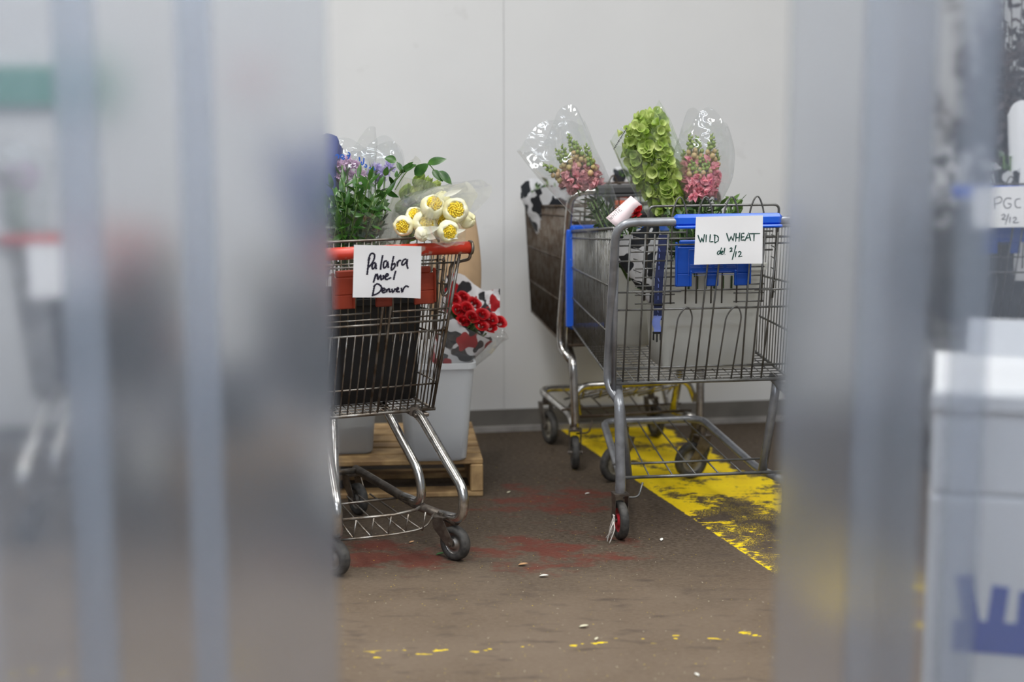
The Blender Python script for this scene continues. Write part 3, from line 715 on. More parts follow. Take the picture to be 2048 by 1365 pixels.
s_p = [at(1946, 375, 6.105), at(2066, 372, 6.11), at(2066, 454, 6.11), at(1946, 456, 6.105)]
sign('white paper sheet reading PGC on the cart at right edge of photo', *s_p, ((815, 752), (1056, 747), (1056, 912), (815, 914)), PG, mat('thin grey ink', (.06, .06, .07), .5), .0034, seed=3)
s_5 = [at(52, 489, 5.20), at(192, 486, 5.20), at(190, 588, 5.20), at(62, 598, 5.20)]
sign('blank white paper sheet on red handle behind the left curtain strips', *s_5, None, None, None, 0, seed=4)

# ------------------------------------------------------------------ bouquets
def sleeve_mesh(base, top, r0, r1, seed, n=36, m=18, rag=.12, crink=.12, flat=.75, roll=0.0, belly=0.0, nf=5):
    rng = random.Random(seed); base, top = Vector(base), Vector(top); d = top - base; Ln = d.length
    F = frame_to(d, roll); vs = []; ph = [rng.random() * 6 for _ in range(8)]
    for j in range(m + 1):
        t = j / m
        for k in range(n):
            a = 2 * math.pi * k / n
            rr = r0 + (r1 - r0) * (t ** .8) + belly * math.sin(math.pi * t)
            fold = math.sin(nf * a + ph[0] + 2.2 * t) * .45 + math.sin((nf * 2 + 1) * a + ph[1] - 3 * t) * .3 + math.sin((nf * 3 + 2) * a + ph[2] + 5 * t) * .2
            rr *= 1 + crink * fold * (.35 + .65 * t) + crink * .5 * (noise.noise(Vector((math.cos(a) * 2.4 + seed, math.sin(a) * 2.4, t * 5))))
            z = Ln * t * (1 + rag * (math.sin(2 * a + ph[3]) * .6 + math.sin(3 * a + ph[4]) * .4) * t)
            p = F @ Vector((math.cos(a) * rr, math.sin(a) * rr * flat, z)); vs.append(base + p)
    fs = [(j * n + k, j * n + (k + 1) % n, (j + 1) * n + (k + 1) % n, (j + 1) * n + k) for j in range(m) for k in range(n)]
    return vs, fs
def add_sleeve(root, base, top, r0, r1, seed, material, name='sleeve', **kw):
    m = MB(); m.add(*sleeve_mesh(base, top, r0, r1, seed, **kw)); return m.build(name, material, root)
def perp(d, rng):
    v = Vector((rng.uniform(-1, 1), rng.uniform(-1, 1), rng.uniform(-1, 1))); v = v - d * v.dot(d); return v.normalized()
def basis(d):
    d = d.normalized(); a = d.cross(Vector((0, 1, 0)));
    if a.length < .05: a = d.cross(Vector((1, 0, 0)))
    a.normalize(); return a, d.cross(a).normalized()
def snapdragon(root, base, tip, r, rng, pinkm, f_bloom=.5):
    """one stem: buds getting smaller towards the tip, ruffled florets below"""
    m = MB(); base, tip = Vector(base), Vector(tip); d = (tip - base); Ln = d.length; d.normalize(); a, b = basis(d)
    bend = (a * rng.uniform(-1, 1) + b * rng.uniform(-1, 1)) * .01
    def P(t): return base + d * Ln * t + bend * math.sin(math.pi * t)
    m.mi = 0; m.tube([P(t / 6) for t in range(7)], [.0032 - .0003 * i for i in range(7)], 6)
    n = int(Ln / .0052)
    for i in range(n):
        t = i / (n - 1); an = i * 2.4; o = a * math.cos(an) + b * math.sin(an)
        if t < .12: continue
        if t > f_bloom:
            s = (t - f_bloom) / (1 - f_bloom); rad = r * .62 * (1 - s) ** .8 + .003; br = .0085 * (1 - s) ** .7 + .0026
            m.mi = 2 if s < .38 else 1
            m.blob(P(t) + o * rad, br, .08, 6, 4, rng=rng)
            if s > .3: m.mi = 1; m.leaf(P(t) + o * rad * .5, (o + d).normalized(), d, br * 2.6, br * 1.3, .1, .2, 3)
        elif t > .12:
            m.mi = 3; rad = r * (.62 + .3 * rng.random()); c = P(t) + o * rad
            m.blob(c, .0095, .22, 7, 5, rng=rng)
            for k in range(5):
                dd = (o + perp(o, rng) * .9 + d * .1).normalized(); m.leaf(c, dd, perp(dd, rng), .017 + rng.random() * .007, .017, rng.uniform(.1, .8), .5, 4)
    return m.build('flower_spike', [M['leaf_mid'], M['bud_green'], M['bud_peach'], pinkm], root)
def stems_mesh(root, base, top, n, spread0, spread1, rng, leafy=0, mats=None, name='stems', leafL=.05, leafW=.012, rs=.0028):
    m = MB(); base, top = Vector(base), Vector(top); d = (top - base); a, b = basis(d)
    for i in range(n):
        an = rng.random() * 6.28; q = math.sqrt(rng.random())
        o = a * math.cos(an) * q + b * math.sin(an) * q
        p0 = base + o * spread0; p1 = top + o * spread1; m.mi = 0; m.tube([p0, lerp(p0, p1, .5) + perp(d.normalized(), rng) * .006, p1], rs, 5)
        for k in range(leafy):
            t = rng.uniform(.15, 1); p = lerp(p0, p1, t); dd = (d.normalized() * rng.uniform(.2, 1) + perp(d.normalized(), rng)).normalized()
            m.mi = 1; m.leaf(p, dd, perp(dd, rng), leafL * rng.uniform(.6, 1.2), leafW * rng.uniform(.7, 1.2), rng.uniform(-.2, .5), .25, 5)
    return m.build(name, mats or [M['leaf_mid'], M['leaf_dk']], root)

# left snapdragon bouquet in cart A
def bouquet(label, base, cat='bouquet', name='bouquet', group=None):
    e = empty(name, (0, 0, 0)); tag(e, label, cat, group); e['_b'] = 0; del e['_b']; e.location = Vector(base); BOU.append(e); return e
BOU = []
def settle():
    """children were built in world coordinates: bring them under their root's origin"""
    for e in BOU:
        for c in e.children_recursive:
            if c.parent is e and c.type == 'MESH': c.data.transform(Matrix.Translation(-e.location))
            elif c.type == 'MESH': c.data.transform(Matrix.Translation(-e.location))

rng = random.Random(5)
YS = 5.70
b0 = at(1262, 560, YS); e = bouquet('snapdragon bouquet with green tips and dusty pink blooms, leaning left in clear cellophane', b0, name='snapdragon_bouquet')
stems_mesh(e, b0, at(1185, 400, YS), 12, .018, .035, rng, 14, leafL=.05, leafW=.009)
for (bx, by, tx, ty, dy) in ((1168, 385, 1086, 328, .02), (1170, 385, 1112, 298, -.01), (1172, 380, 1136, 268, .03), (1180, 378, 1152, 283, -.02), (1186, 380, 1172, 288, .0), (1160, 392, 1124, 290, -.04), (1195, 380, 1180, 310, -.03)):
    snapdragon(e, at(bx, by, YS + dy), at(tx, ty, YS + dy * 1.4), .021, rng, M['pink_dusty'], .52)
add_sleeve(e, at(1246, 505, YS), at(1096, 262, YS - .01), .035, .122, 3, M['cello'], n=48, m=24, rag=.10, crink=.10, flat=.6, nf=4)

# bells of Ireland
YB_ = 5.62
b0 = at(1405, 600, YB_); e = bouquet('tall lime green bells of Ireland bouquet in clear sleeve', b0, name='bells_of_ireland_bouquet')
stems_mesh(e, b0, at(1350, 420, YB_), 10, .016, .04, rng, 8, leafL=.04, leafW=.012)
def bells(root, base, tip, rng, r=.020):
    m = MB(); base, tip = Vector(base), Vector(tip); d = tip - base; Ln = d.length; d.normalize(); a, b = basis(d)
    m.tube([base, lerp(base, tip, .5), tip], [.0034, .003, .002], 6); n = int(Ln / .017)
    for i in range(n + 1):
        t = i / n; p = lerp(base, tip, t); sz = .017 * (1 - .45 * t) + .003
        for k in range(5):
            if rng.random() < .16: continue
            an = k * 1.2566 + i * .6 + rng.uniform(-.5, .5); o = (a * math.cos(an) + b * math.sin(an)); ax = (o + d * rng.uniform(-.1, 1.0) + perp(d, rng) * .45).normalized()
            sz = (.017 * (1 - .45 * t) + .003) * rng.uniform(.65, 1.2); c = p + o * rng.uniform(.002, .012); F = Matrix.Translation(c) @ frame_to(ax, rng.random() * 6)
            m.mi = 1
            m.lathe([(.0018, 0), (sz * .35, sz * .25), (sz * .62, sz * .75), (sz * .95, sz * 1.25), (sz * 1.15, sz * 1.38)], F, 9)
            if rng.random() < .4: m.mi = 2; m.blob(c + ax * sz * .55, sz * .26, .1, 5, 4, rng=rng)
    return m.build('flower_spike', [M['leaf_mid'], M['lime'], M['lime_pale']], root)
for (bx, by, tx, ty, dy) in ((1352, 400, 1338, 330, -.02), (1300, 370, 1252, 262, -.02), (1325, 400, 1258, 310, .04), (1352, 400, 1312, 225, .02), (1335, 390, 1276, 250, -.06), (1345, 400, 1318, 250, -.06), (1330, 410, 1262, 285, .0), (1345, 415, 1284, 232, .03), (1352, 418, 1300, 236, -.03), (1356, 420, 1322, 285, .02), (1318, 400, 1268, 330, -.03), (1350, 420, 1330, 335, -.04), (1330, 425, 1292, 300, -.05)):
    bells(e, at(bx, by, YB_ + dy), at(tx, ty, YB_ + dy), rng)
add_sleeve(e, at(1392, 520, YB_), at(1280, 262, YB_), .03, .105, 11, M['cello_green'], n=48, m=24, rag=.15, crink=.10, flat=.62, nf=4, belly=.02)
tx = MB(); 
for k in range(14):
    p = at(1228 + k * 1.9, 298 - k * 3.1, YB_ - .085); tx.box(p, (.003 + .0015 * (k % 2), .0006, .0035 + .001 * (k % 3)))
tx.build('sleeve_print', M['grey_plastic'], e, smooth=False)

# right pink snapdragons
YP = 5.60
b0 = at(1385, 600, YP); e = bouquet('bright pink snapdragon bouquet standing upright in clear sleeve', b0, name='snapdragon_bouquet')
stems_mesh(e, b0, at(1400, 400, YP), 10, .014, .03, rng, 14, leafL=.045, leafW=.009)
for (bx, by, tx_, ty, dy) in ((1372, 398, 1366, 300, .03), (1382, 400, 1380, 268, .0), (1395, 402, 1393, 272, .03), (1398, 402, 1396, 335, -.05), (1405, 400, 1425, 268, .0), (1412, 398, 1434, 300, .03), (1388, 402, 1384, 320, -.045), (1408, 402, 1416, 322, -.04), (1400, 404, 1405, 310, -.02)):
    snapdragon(e, at(bx, by, YP + dy), at(tx_, ty, YP + dy), .020, rng, M['pink'], .62)
add_sleeve(e, at(1398, 440, YP), at(1412, 238, YP), .03, .072, 8, M['cello'], n=44, m=22, rag=.14, crink=.07, flat=.75, nf=3, belly=.045)

# dark green filler bunch in the child seat of cart A
b0 = to_cart(LA, YA, (.02, .24, .80)); e = bouquet('dark green foliage bunch lying low behind the blue seat flap', b0, name='foliage_bunch')
stems_mesh(e, b0, to_cart(LA, YA, (.0, .17, 1.02)), 22, .07, .12, rng, 16, leafL=.055, leafW=.011)
b0 = at(1470, 520, 5.62); e = bouquet('small green bunch with pale buds poking up right of the pink snapdragons', b0, name='foliage_bunch')
stems_mesh(e, b0, at(1455, 405, 5.62), 10, .02, .055, rng, 14, leafL=.04, leafW=.016, mats=[M['leaf_mid'], M['leaf_mid']])

# cow print wrapped bundle inside cart A
def wrap_mesh(root, base, top, r0, r1, seed, m_, name='paper_wrap', **kw):
    o = add_sleeve(root, base, top, r0, r1, seed, m_, name, **kw); return o
b0 = at(1318, 600, 5.60); e = bouquet('black and white cow print wrapped bouquet leaning inside the grey cart', b0, name='wrapped_bouquet')
wrap_mesh(e, b0, at(1262, 458, 5.58), .035, .09, 21, M['cow'], crink=.1, rag=.1, flat=.6)
stems_mesh(e, b0, at(1262, 462, 5.58), 8, .01, .05, rng, 10)
# white card sleeve with the red flower
b0 = at(1262, 470, 5.52); e = bouquet('pink and white printed paper sleeve with a red flower above the cart corner', b0, name='paper_sleeve_bouquet')
cd_ = MB()
P_ = [at(1212, 436, 5.47), at(1262, 392, 5.49), at(1284, 410, 5.50), at(1242, 462, 5.47)]
n = 6
g = quadmap(P_[3], P_[2], P_[1], P_[0])
vs = [g(i / n, j / n) + Vector((0, -.02 * math.sin(math.pi * j / n), 0)) for j in range(n + 1) for i in range(n + 1)]
cd_.add(vs, [(j * (n + 1) + i, j * (n + 1) + i + 1, (j + 1) * (n + 1) + i + 1, (j + 1) * (n + 1) + i) for j in range(n) for i in range(n)])
cd_.build('paper_sleeve', M['pinkcard'], e, solid=.0015)
# WHITE lettering
def flat_letters(root, word, O, U, V, h, m_, name='lettering', w=.0012):
    G = {'W': [[(0, 1), (.2, 0), (.4, .7), (.6, 0), (.8, 1)]], 'H': [[(0, 0), (0, 1)], [(.6, 0), (.6, 1)], [(0, .5), (.6, .5)]], 'I': [[(.2, 0), (.2, 1)]], 'T': [[(0, 1), (.7, 1)], [(.35, 0), (.35, 1)]],
         'E': [[(.6, 0), (0, 0), (0, 1), (.6, 1)], [(0, .5), (.5, .5)]]}
    adv = {'W': 1.05, 'H': .85, 'I': .45, 'T': .85, 'E': .8}
    k = MB(); x = 0; nn = U.cross(V).normalized()
    if nn.y > 0: nn = -nn
    for ch in word:
        for s in G[ch]: ribbon(k, [(x + a, b) for a, b in s], w, lambda u, v: (O + U * (u * h) + V * (v * h), nn), .0)
        x += adv[ch]
    return k.build(name, m_, root, smooth=False)
O = at(1222, 441, 5.44); U = (at(1250, 415, 5.45) - O).normalized(); V = (at(1214, 432, 5.44) - O).normalized()
flat_letters(e, 'WHITE', O, U, V, .0125, M['grey_plastic'])
rd = MB()
for k in range(26):
    c = at(1272 + rng.uniform(-7, 7), 424 + rng.uniform(-7, 7), 5.49); dd = Vector((rng.uniform(-1, 1), -.6, rng.uniform(-.5, 1))).normalized(); rd.leaf(c, dd, perp(dd, rng), .018, .018, .4, .5, 4)
rd.blob(at(1273, 426, 5.50), .013, .1); rd.build('red_flower', M['red_rose'], e)
stems_mesh(e, b0, at(1268, 430, 5.50), 4, .006, .015, rng, 6)

# cow print wraps in the rusty cart and the red card
def cowwrap(label, base, top, r0, r1, seed, green=True, **kw):
    e = bouquet(label, base, name='wrapped_bouquet'); wrap_mesh(e, base, top, r0, r1, seed, M['cow'], **kw)
    if green: stems_mesh(e, base, top, 8, r0 * .6, r1 * .7, random.Random(seed), 8, leafL=.04, leafW=.02)
    return e
cowwrap('cow print wrapped bouquet in the rusty cart, nearest the wall seam', at(1112, 470, 6.60), at(1090, 372, 6.56), .07, .10, 31, crink=.10, rag=.12, flat=.8)
cowwrap('cow print wrapped bouquet in the rusty cart, behind the bells of Ireland', at(1240, 470, 6.58), at(1236, 350, 6.58), .04, .065, 32, crink=.10, rag=.14, flat=.8)
o = MB(); o.box(at(1243, 386, 6.48), (.075, .04, .034), rot=Matrix.Rotation(.1, 3, 'Y'), bev=.003); o.box(at(1243, 470, 6.48), (.05, .035, .26), bev=.003)
o = o.build('card_box', M['redbox'], smooth=False); tag(o, 'orange red card box behind the white bouquet sleeve', 'box'); move_origin(o, at(1243, 500, 6.48))

# ------------------------------------------------------------------ tubs in carts
def tub(name, label, loc, yaw, w0, d0, w1, d1, h, m_, water=.3, slots=0, rnd=.03, cat='bucket', lip=.012):
    root = empty(name, loc, yaw); tag(root, label, cat)
    def ring(w, d, z, n=6, rr=rnd):
        out = []; rr = min(rr, w * .45, d * .45)
        for (cx, cy, a0) in ((w / 2 - rr, d / 2 - rr, 0), (-w / 2 + rr, d / 2 - rr, 90), (-w / 2 + rr, -d / 2 + rr, 180), (w / 2 - rr, -d / 2 + rr, 270)):
            for k in range(n + 1):
                a = R(a0 + 90 * k / n); out.append(Vector((cx + rr * math.cos(a), cy + rr * math.sin(a), z)))
        return out
    rs = []
    def sz(t): return w0 + (w1 - w0) * t, d0 + (d1 - d0) * t
    for t in (0, .02, .25, .5, .75, .94):
        w, d = sz(t); rs.append(ring(w - (.01 if t == 0 else 0), d - (.01 if t == 0 else 0), h * t))
    w, d = sz(1); rs += [ring(w + lip, d + lip, h * .945), ring(w + lip, d + lip, h), ring(w - .004, d - .004, h), ring(w - .006, d - .006, h * .9)]
    for t in (.6, .3, .03): w, d = sz(t); rs.append(ring(w - .006, d - .006, h * t))
    m = MB(); n = len(rs[0]); vs = [p for r_ in rs for p in r_]
    fs = [(j * n + k, j * n + (k + 1) % n, (j + 1) * n + (k + 1) % n, (j + 1) * n + k) for j in range(len(rs) - 1) for k in range(n)]
    fs += [tuple(range(n))[::-1], tuple((len(rs) - 1) * n + k for k in range(n))]
    m.add(vs, fs); m.build('shell', m_, root, sharp=40)
    if water:
        m = MB(); vs = []; T = (.035, water * .5, water)
        for t in T: w, d = sz(t); vs += ring(w - .012, d - .012, h * t)
        fs = [(j * n + k, j * n + (k + 1) % n, (j + 1) * n + (k + 1) % n, (j + 1) * n + k) for j in range(2) for k in range(n)] + [tuple(range(n))[::-1], tuple(2 * n + k for k in range(n))]
        m.add(vs, fs); m.build('water', M['water'], root, smooth=False)
    if slots:
        w, d = sz(.84)
        m = MB()
        for k in range(slots):
            x = (k - (slots - 1) / 2) * .0285 - .01
            m.box((x, -d / 2 - .0005 - .002, h * .83), (.0068, .004, .046), bev=.0018)
        m.build('grip_slots', M['leaf_dk'], root, smooth=False)
    return root
tub('flower_tote', 'rectangular translucent white tote with grip slots inside the grey cart', to_cart(LA, YA, (.055, .30, .503)), YA, .31, .22, .355, .26, .345, M['tote'], .26, 6, cat='tote')
tub('flower_bucket', 'tall white flower bucket at the left front inside the grey cart', to_cart(LA, YA, (-.115, .64, .52)), YA, .15, .19, .20, .26, .37, M['tote'], .22, 0, .07)
tub('flower_bucket', 'black plastic tub inside the red handled cart', to_cart(LB, YB, (.0, .42, .445)), YB, .375, .28, .40, .32, .33, M['black_plastic'], 0, 0)
tub('flower_bucket', 'black tub in the shopping cart behind the leftmost strips', to_cart(L5, R(3), (0, .42, .45)), R(3), .30, .30, .33, .34, .32, M['black_plastic'], 0, 0)
tub('flower_bucket', 'dark tub in the blue handled cart at the right edge of photo', to_cart(L4, R(2), (-.0, .40, .51)), R(2), .34, .30, .40, .34, .36, M['grey_plastic'], 0, 0)
tub('flower_bucket', 'dark tub inside the rusty brown cart', to_cart(LC, R(15), (-.0, .30, .50)), R(15), .44, .36, .50, .42, .36, M['grey_plastic'], 0, 0)
bk1 = fl(868, 926, .135); bk1 = Vector((bk1.x, bk1.y + .12, .135))
tub('flower_bucket', 'cloudy white bucket standing on the pallet right end, under the red roses', bk1, R(6), .205, .20, .258, .25, .345, M['bucket'], .30, 0, .03)
bk2 = Vector((-.60, 5.96, .135))
tub('flower_bucket', 'cloudy white bucket on the pallet, behind the red handled cart', bk2, R(6), .205, .20, .258, .25, .33, M['bucket'], .30, 0, .03)
bk3 = Vector((-1.02, 6.05, .0))
tub('flower_bucket', 'white bucket on the floor holding purple flowers, behind the left strips', bk3, R(0), .24, .22, .28, .26, .40, M['grey_plastic'], .3, 0, .05)

# pallet
def pallet():
    L0 = Vector((-.10, 5.80, 0)); root = empty('wooden_pallet', L0, R(5)); tag(root, 'wooden pallet on the floor under the white flower buckets', 'pallet'); rg = random.Random(4)
    Wd, Dp = 1.04, .62
    for k in range(6):
        m = MB(); y = .05 + k * (Dp - .10) / 5; m.box((-Wd / 2, y, .124), (Wd, .088 if k != 2 else .07, .018), bev=.003); m.build('deck_board', M['wood'], root, smooth=False)
    for x in (-.022, -Wd / 2, -Wd + .022):
        m = MB(); m.box((x, Dp / 2, .066), (.044, Dp, .096), bev=.004); m.build('stringer', M['wood'], root, smooth=False)
    for y in (.045, Dp / 2, Dp - .045):
        m = MB(); m.box((-Wd / 2, y, .009), (Wd, .085, .018), bev=.003); m.build('bottom_board', M['wood'], root, smooth=False)
pallet()

# ------------------------------------------------------------------ roses and kraft behind cart B
def rose(root, c, axis, r, rng):
    m = MB(); F = Matrix.Translation(c) @ frame_to(axis, rng.random() * 6)
    for k in range(22):
        t = k / 21; rad = r * (.12 + .88 * t); an = k * 2.39; w = .75 + .5 * t; h0 = r * (.1 - .25 * t); h1 = r * (.80 - .40 * t)
        vs = []; nn = 7
        for j in range(5):
            v = j / 4
            for i in range(nn):
                u = (i / (nn - 1) - .5); a = an + u * w * 2; q = rad * (.55 + .45 * v + (.14 * v ** 3 * t)) * (1 + .04 * math.sin(u * 9 + k))
                z = h0 + (h1 - h0) * v - .35 * r * (2 * u) ** 2 * v * .5 - (.12 * r * v ** 4 * t)
                vs.append(F @ Vector((math.cos(a) * q, math.sin(a) * q, z)))
        m.add(vs, [(j * nn + i, j * nn + i + 1, (j + 1) * nn + i + 1, (j + 1) * nn + i) for j in range(4) for i in range(nn - 1)])
    m.blob(Vector(c) + Vector(axis) * r * .30, r * .24, .12, 8, 6, rng=rng)
    return m.build('rose_bloom', M['red_rose'], root)
YR = 5.86
b0 = at(862, 765, YR + .04); e = bouquet('red rose bouquet wrapped in cow print paper, standing in the bucket on the pallet', b0, name='rose_bouquet')
ax = (at(950, 610, YR) - at(895, 730, YR)).normalized()
for (x, y, dy) in ((908, 600, .0), (926, 596, .04), (915, 622, -.03), (934, 618, -.02), (948, 608, .03), (944, 636, -.05), (925, 643, -.05), (964, 630, -.03), (962, 652, -.05), (982, 640, -.02), (980, 655, -.03), (999, 645, 0)):
    rose(e, at(x, y, YR + dy), (ax + Vector((rng.uniform(-.15, .3), -.85, rng.uniform(-.1, .2)))).normalized(), .0245, rng)
stems_mesh(e, b0, at(948, 650, YR), 12, .02, .06, rng, 8, leafL=.045, leafW=.025)
add_sleeve(e, at(880, 745, YR), at(936, 650, YR - .0), .045, .105, 41, M['cow_red'], 'paper_wrap', crink=.07, rag=.05, flat=.75, nf=3)
# tall back sheet of the wrap
bs = MB(); P4 = [at(872, 665, YR + .09), at(1000, 640, YR + .08), at(1000, 584, YR + .09), at(893, 552, YR + .09)]; g = quadmap(*P4); n = 12
bs.add([g(i / n, j / n) + Vector((0, .05 * math.sin(math.pi * i / n) + .008 * math.sin(i * 2.1 + j), .018 * math.sin(i / n * 7) * (j / n))) for j in range(n + 1) for i in range(n + 1)],
       [(j * (n + 1) + i, j * (n + 1) + i + 1, (j + 1) * (n + 1) + i + 1, (j + 1) * (n + 1) + i) for j in range(n) for i in range(n)])
bs.build('back_sheet', M['cow_red'], e)
add_sleeve(e, at(878, 755, YR), at(948, 640, YR - .01), .05, .135, 42, M['cello'], crink=.08, rag=.10, flat=.8, nf=4)
b0 = at(905, 700, 6.12); e = bouquet('kraft paper wrapped bundle standing behind the red handle end', b0, name='wrapped_bouquet')
wrap_mesh(e, b0, at(912, 428, 6.10), .05, .068, 51, M['kraft'], belly=.035, crink=.05, rag=.05, flat=.8, nf=2)
stems_mesh(e, b0, at(908, 440, 6.10), 8, .02, .05, rng, 10)

# ------------------------------------------------------------------ cart B flowers
def poly_bloom(root, c, axis, r, rng, open_=.5, closed=False):
    F = Matrix.Translation(c) @ frame_to(axis, rng.random() * 6); m = MB()
    n = 22; prof = []
    K = 10
    for i in range(K + 1):
        th = math.pi * (1 - i / K * (.76 if not closed else .97)); prof.append((math.sin(th) * r, math.cos(th) * r * .92))
    prof += [(prof[-1][0] * .93, prof[-1][1] - .08 * r), (prof[-1][0] * .8, prof[-1][1] - .3 * r)]
    vs = []
    for j, (q, z) in enumerate(prof):
        for k in range(n):
            a = 2 * math.pi * k / n; g_ = 1 + .035 * math.sin(5 * a + j * .3) + .02 * math.sin(11 * a + j)
            zz = z + ((.10 * r * math.sin(5 * a + 1) + .06 * r * math.sin(8 * a + 2)) * (j - 5) / 5 if j > 6 else 0); vs.append(F @ Vector((math.cos(a) * q * g_, math.sin(a) * q * g_, zz)))
    m.add(vs, [(j * n + k, j * n + (k + 1) % n, (j + 1) * n + (k + 1) % n, (j + 1) * n + k) for j in range(len(prof) - 1) for k in range(n)])
    o = m.build('bloom', M['cream'], root)
    if not closed:
        s = MB()
        for k in range(46):
            a = k * 2.39; q = math.sqrt(k / 46) * r * .60; s.blob(F @ Vector((math.cos(a) * q, math.sin(a) * q, r * (.60 + .16 * (1 - q / r / .6)))), r * rng.uniform(.07, .12), .2, 5, 4, rng=rng)
        s.lathe([(.001, r * .5), (r * .5, r * .5), (r * .52, r * .3)], F, 14); s.build('bloom_center', M['yellow'], o)
    return o
YC = 5.02
b0 = at(800, 428, YC + .35); e = bouquet('round cream blooms with yellow centres in clear sleeve lying over the red handle', b0, name='cream_bloom_bouquet')
for (x, y, rp, dy, ax_, cl) in ((807, 452, 21, .0, (-.1, -1, -.05), 0), (829, 432, 19, .05, (.1, -1, .5), 0), (848, 446, 24, .01, (.5, -1, .25), 0), (865, 414, 25, .0, (.35, -.9, .65), 0), (884, 398, 17, .05, (.2, -.4, 1), 1), (911, 421, 26, -.01, (.1, -1, .2), 0),
                            (934, 440, 18, .04, (.8, -.8, .1), 1), (896, 462, 22, -.04, (.35, -1, -.1), 0), (880, 440, 20, .06, (0, -1, .2), 0), (845, 468, 16, -.03, (.1, -1, -.4), 1)):
    poly_bloom(e, at(x, y, YC + dy), Vector(ax_).normalized(), rp * YC / FPX, rng, closed=bool(cl))
for (x, y, tx_, ty, w) in ((886, 392, 924, 380, .016), (840, 465, 880, 455, .022), (850, 470, 872, 478, .02), (900, 466, 932, 460, .014), (880, 462, 916, 478, .022)):
    wp = MB(); p = at(x, y, YC - .04); q_ = at(tx_, ty, YC - .05); wp.leaf(p, q_ - p, Vector((0, -1, .2)), (q_ - p).length, w, -.1, .3, 6); wp.build('white_petal', M['white_petal'], e)
stems_mesh(e, b0, at(862, 430, YC + .06), 9, .012, .045, rng, 4, leafL=.05, leafW=.02)
add_sleeve(e, at(800, 425, YC + .22), at(905, 430, YC - .05), .04, .098, 61, M['cello_milky'], crink=.10, rag=.12, flat=.62, nf=4, n=48, m=20, roll=R(90))
add_sleeve(e, at(805, 415, YC + .2), at(925, 425, YC - .03), .04, .105, 62, M['cello'], crink=.08, rag=.16, flat=.65, nf=4, n=48, m=20, roll=R(90))

YL = 5.28
b0 = at(790, 540, YL + .05); e = bouquet('lime green budded bouquet in milky sleeve beside the cream blooms', b0, name='lime_bouquet')
for k, (x, y) in enumerate(((800, 415), (815, 400), (830, 385), (850, 372), (865, 380), (845, 398), (822, 420), (870, 398), (808, 388), (835, 365))):
    m = MB(); c = at(x, y, YL + rng.uniform(-.04, .04)); dd = Vector((.45 + rng.uniform(-.2, .2), -.3, .8)).normalized()
    for j in range(7):
        o_ = perp(dd, rng); m.leaf(c - dd * .02 + o_ * .004, (dd + o_ * .35).normalized(), -o_, .055, .036, -.25, .3, 6)
    m.blob(c, .014, .05); m.build('bud', M['lime_pale'] if k % 2 else M['lime'], e)
stems_mesh(e, b0, at(835, 400, YL), 12, .02, .04, rng, 5, leafL=.07, leafW=.014, mats=[M['leaf_mid'], M['lime']])
add_sleeve(e, at(775, 490, YL), at(858, 360, YL - .03), .035, .085, 63, M['cello_milky'], crink=.12, rag=.14, flat=.6, nf=4, n=48, m=20)

# ruscus greens
YG = 5.18
b0 = at(700, 560, YG + .08); e = bouquet('bunch of glossy dark green ruscus leaves arching over the red handled cart', b0, name='ruscus_bunch')
stems_mesh(e, b0, at(712, 400, YG + .10), 26, .05, .10, random.Random(77), 16, leafL=.045, leafW=.015, mats=[M['leaf_mid'], M['leaf_dk']])
def sprig(root, pts, rng, L=.055, W=.022, step=.022, m_='leaf'):
    pts = smooth3(pts); m = MB(); m.mi = 0; m.tube(pts, .0019, 5); acc = 0; sgn = 1
    for i in range(1, len(pts)):
        acc += (pts[i] - pts[i - 1]).length
        if acc >= step:
            acc = 0; d = (pts[i] - pts[i - 1]).normalized(); p = perp(d, rng); p = (p + Vector((0, -.25, .1))).normalized() * sgn; sgn = -sgn
            dd = (d * rng.uniform(.1, .8) + p * .9).normalized(); m.mi = 1; m.leaf(pts[i], dd, perp(dd, rng) + Vector((0, -.6, .6)), L * rng.uniform(.75, 1.2), W * rng.uniform(.8, 1.15), rng.uniform(0, .45), .25, 7)
    d = (pts[-1] - pts[-2]).normalized(); m.mi = 1; m.leaf(pts[-1], d, Vector((0, -1, .5)), L * 1.1, W, .2, .2, 7)
    return m.build('sprig', [M['leaf_mid'], M[m_]], root)
def smooth3(p):
    p = [Vector(q) for q in p]; out = [p[0]]
    for i in range(len(p) - 1):
        p0 = p[max(i - 1, 0)]; p1 = p[i]; p2 = p[i + 1]; p3 = p[min(i + 2, len(p) - 1)]
        for k in range(1, 7):
            t = k / 6; out.append(.5 * (2 * p1 + (p2 - p0) * t + (2 * p0 - 5 * p1 + 4 * p2 - p3) * t * t + (3 * p1 - p0 - 3 * p2 + p3) * t ** 3))
    return out
for (x, y) in ((650, 400), (668, 385), (678, 360), (690, 395), (700, 350), (716, 340), (712, 385), (728, 372), (735, 345), (745, 395), (750, 362), (765, 372), (698, 420), (722, 415), (684, 430), (740, 425), (672, 415), (660, 440), (705, 440), (760, 395), (755, 415), (732, 400), (690, 370), (720, 360)):
    dy = rng.uniform(-.09, .06); x0 = 700 + (x - 700) * .35
    sprig(e, [at(x0, 520, YG + .04), at((x0 + x) / 2 - 4, (500 + y) / 2 + 12, YG + dy * .5), at(x + rng.uniform(-14, 14), y + 16, YG + dy)], rng, L=.042, W=.0145, step=.0125)
sprig(e, [at(720, 480, YG + .03), at(752, 405, YG), at(788, 365, YG), at(805, 345, YG - .02)], rng, L=.045, W=.018, step=.024)
big = MB()
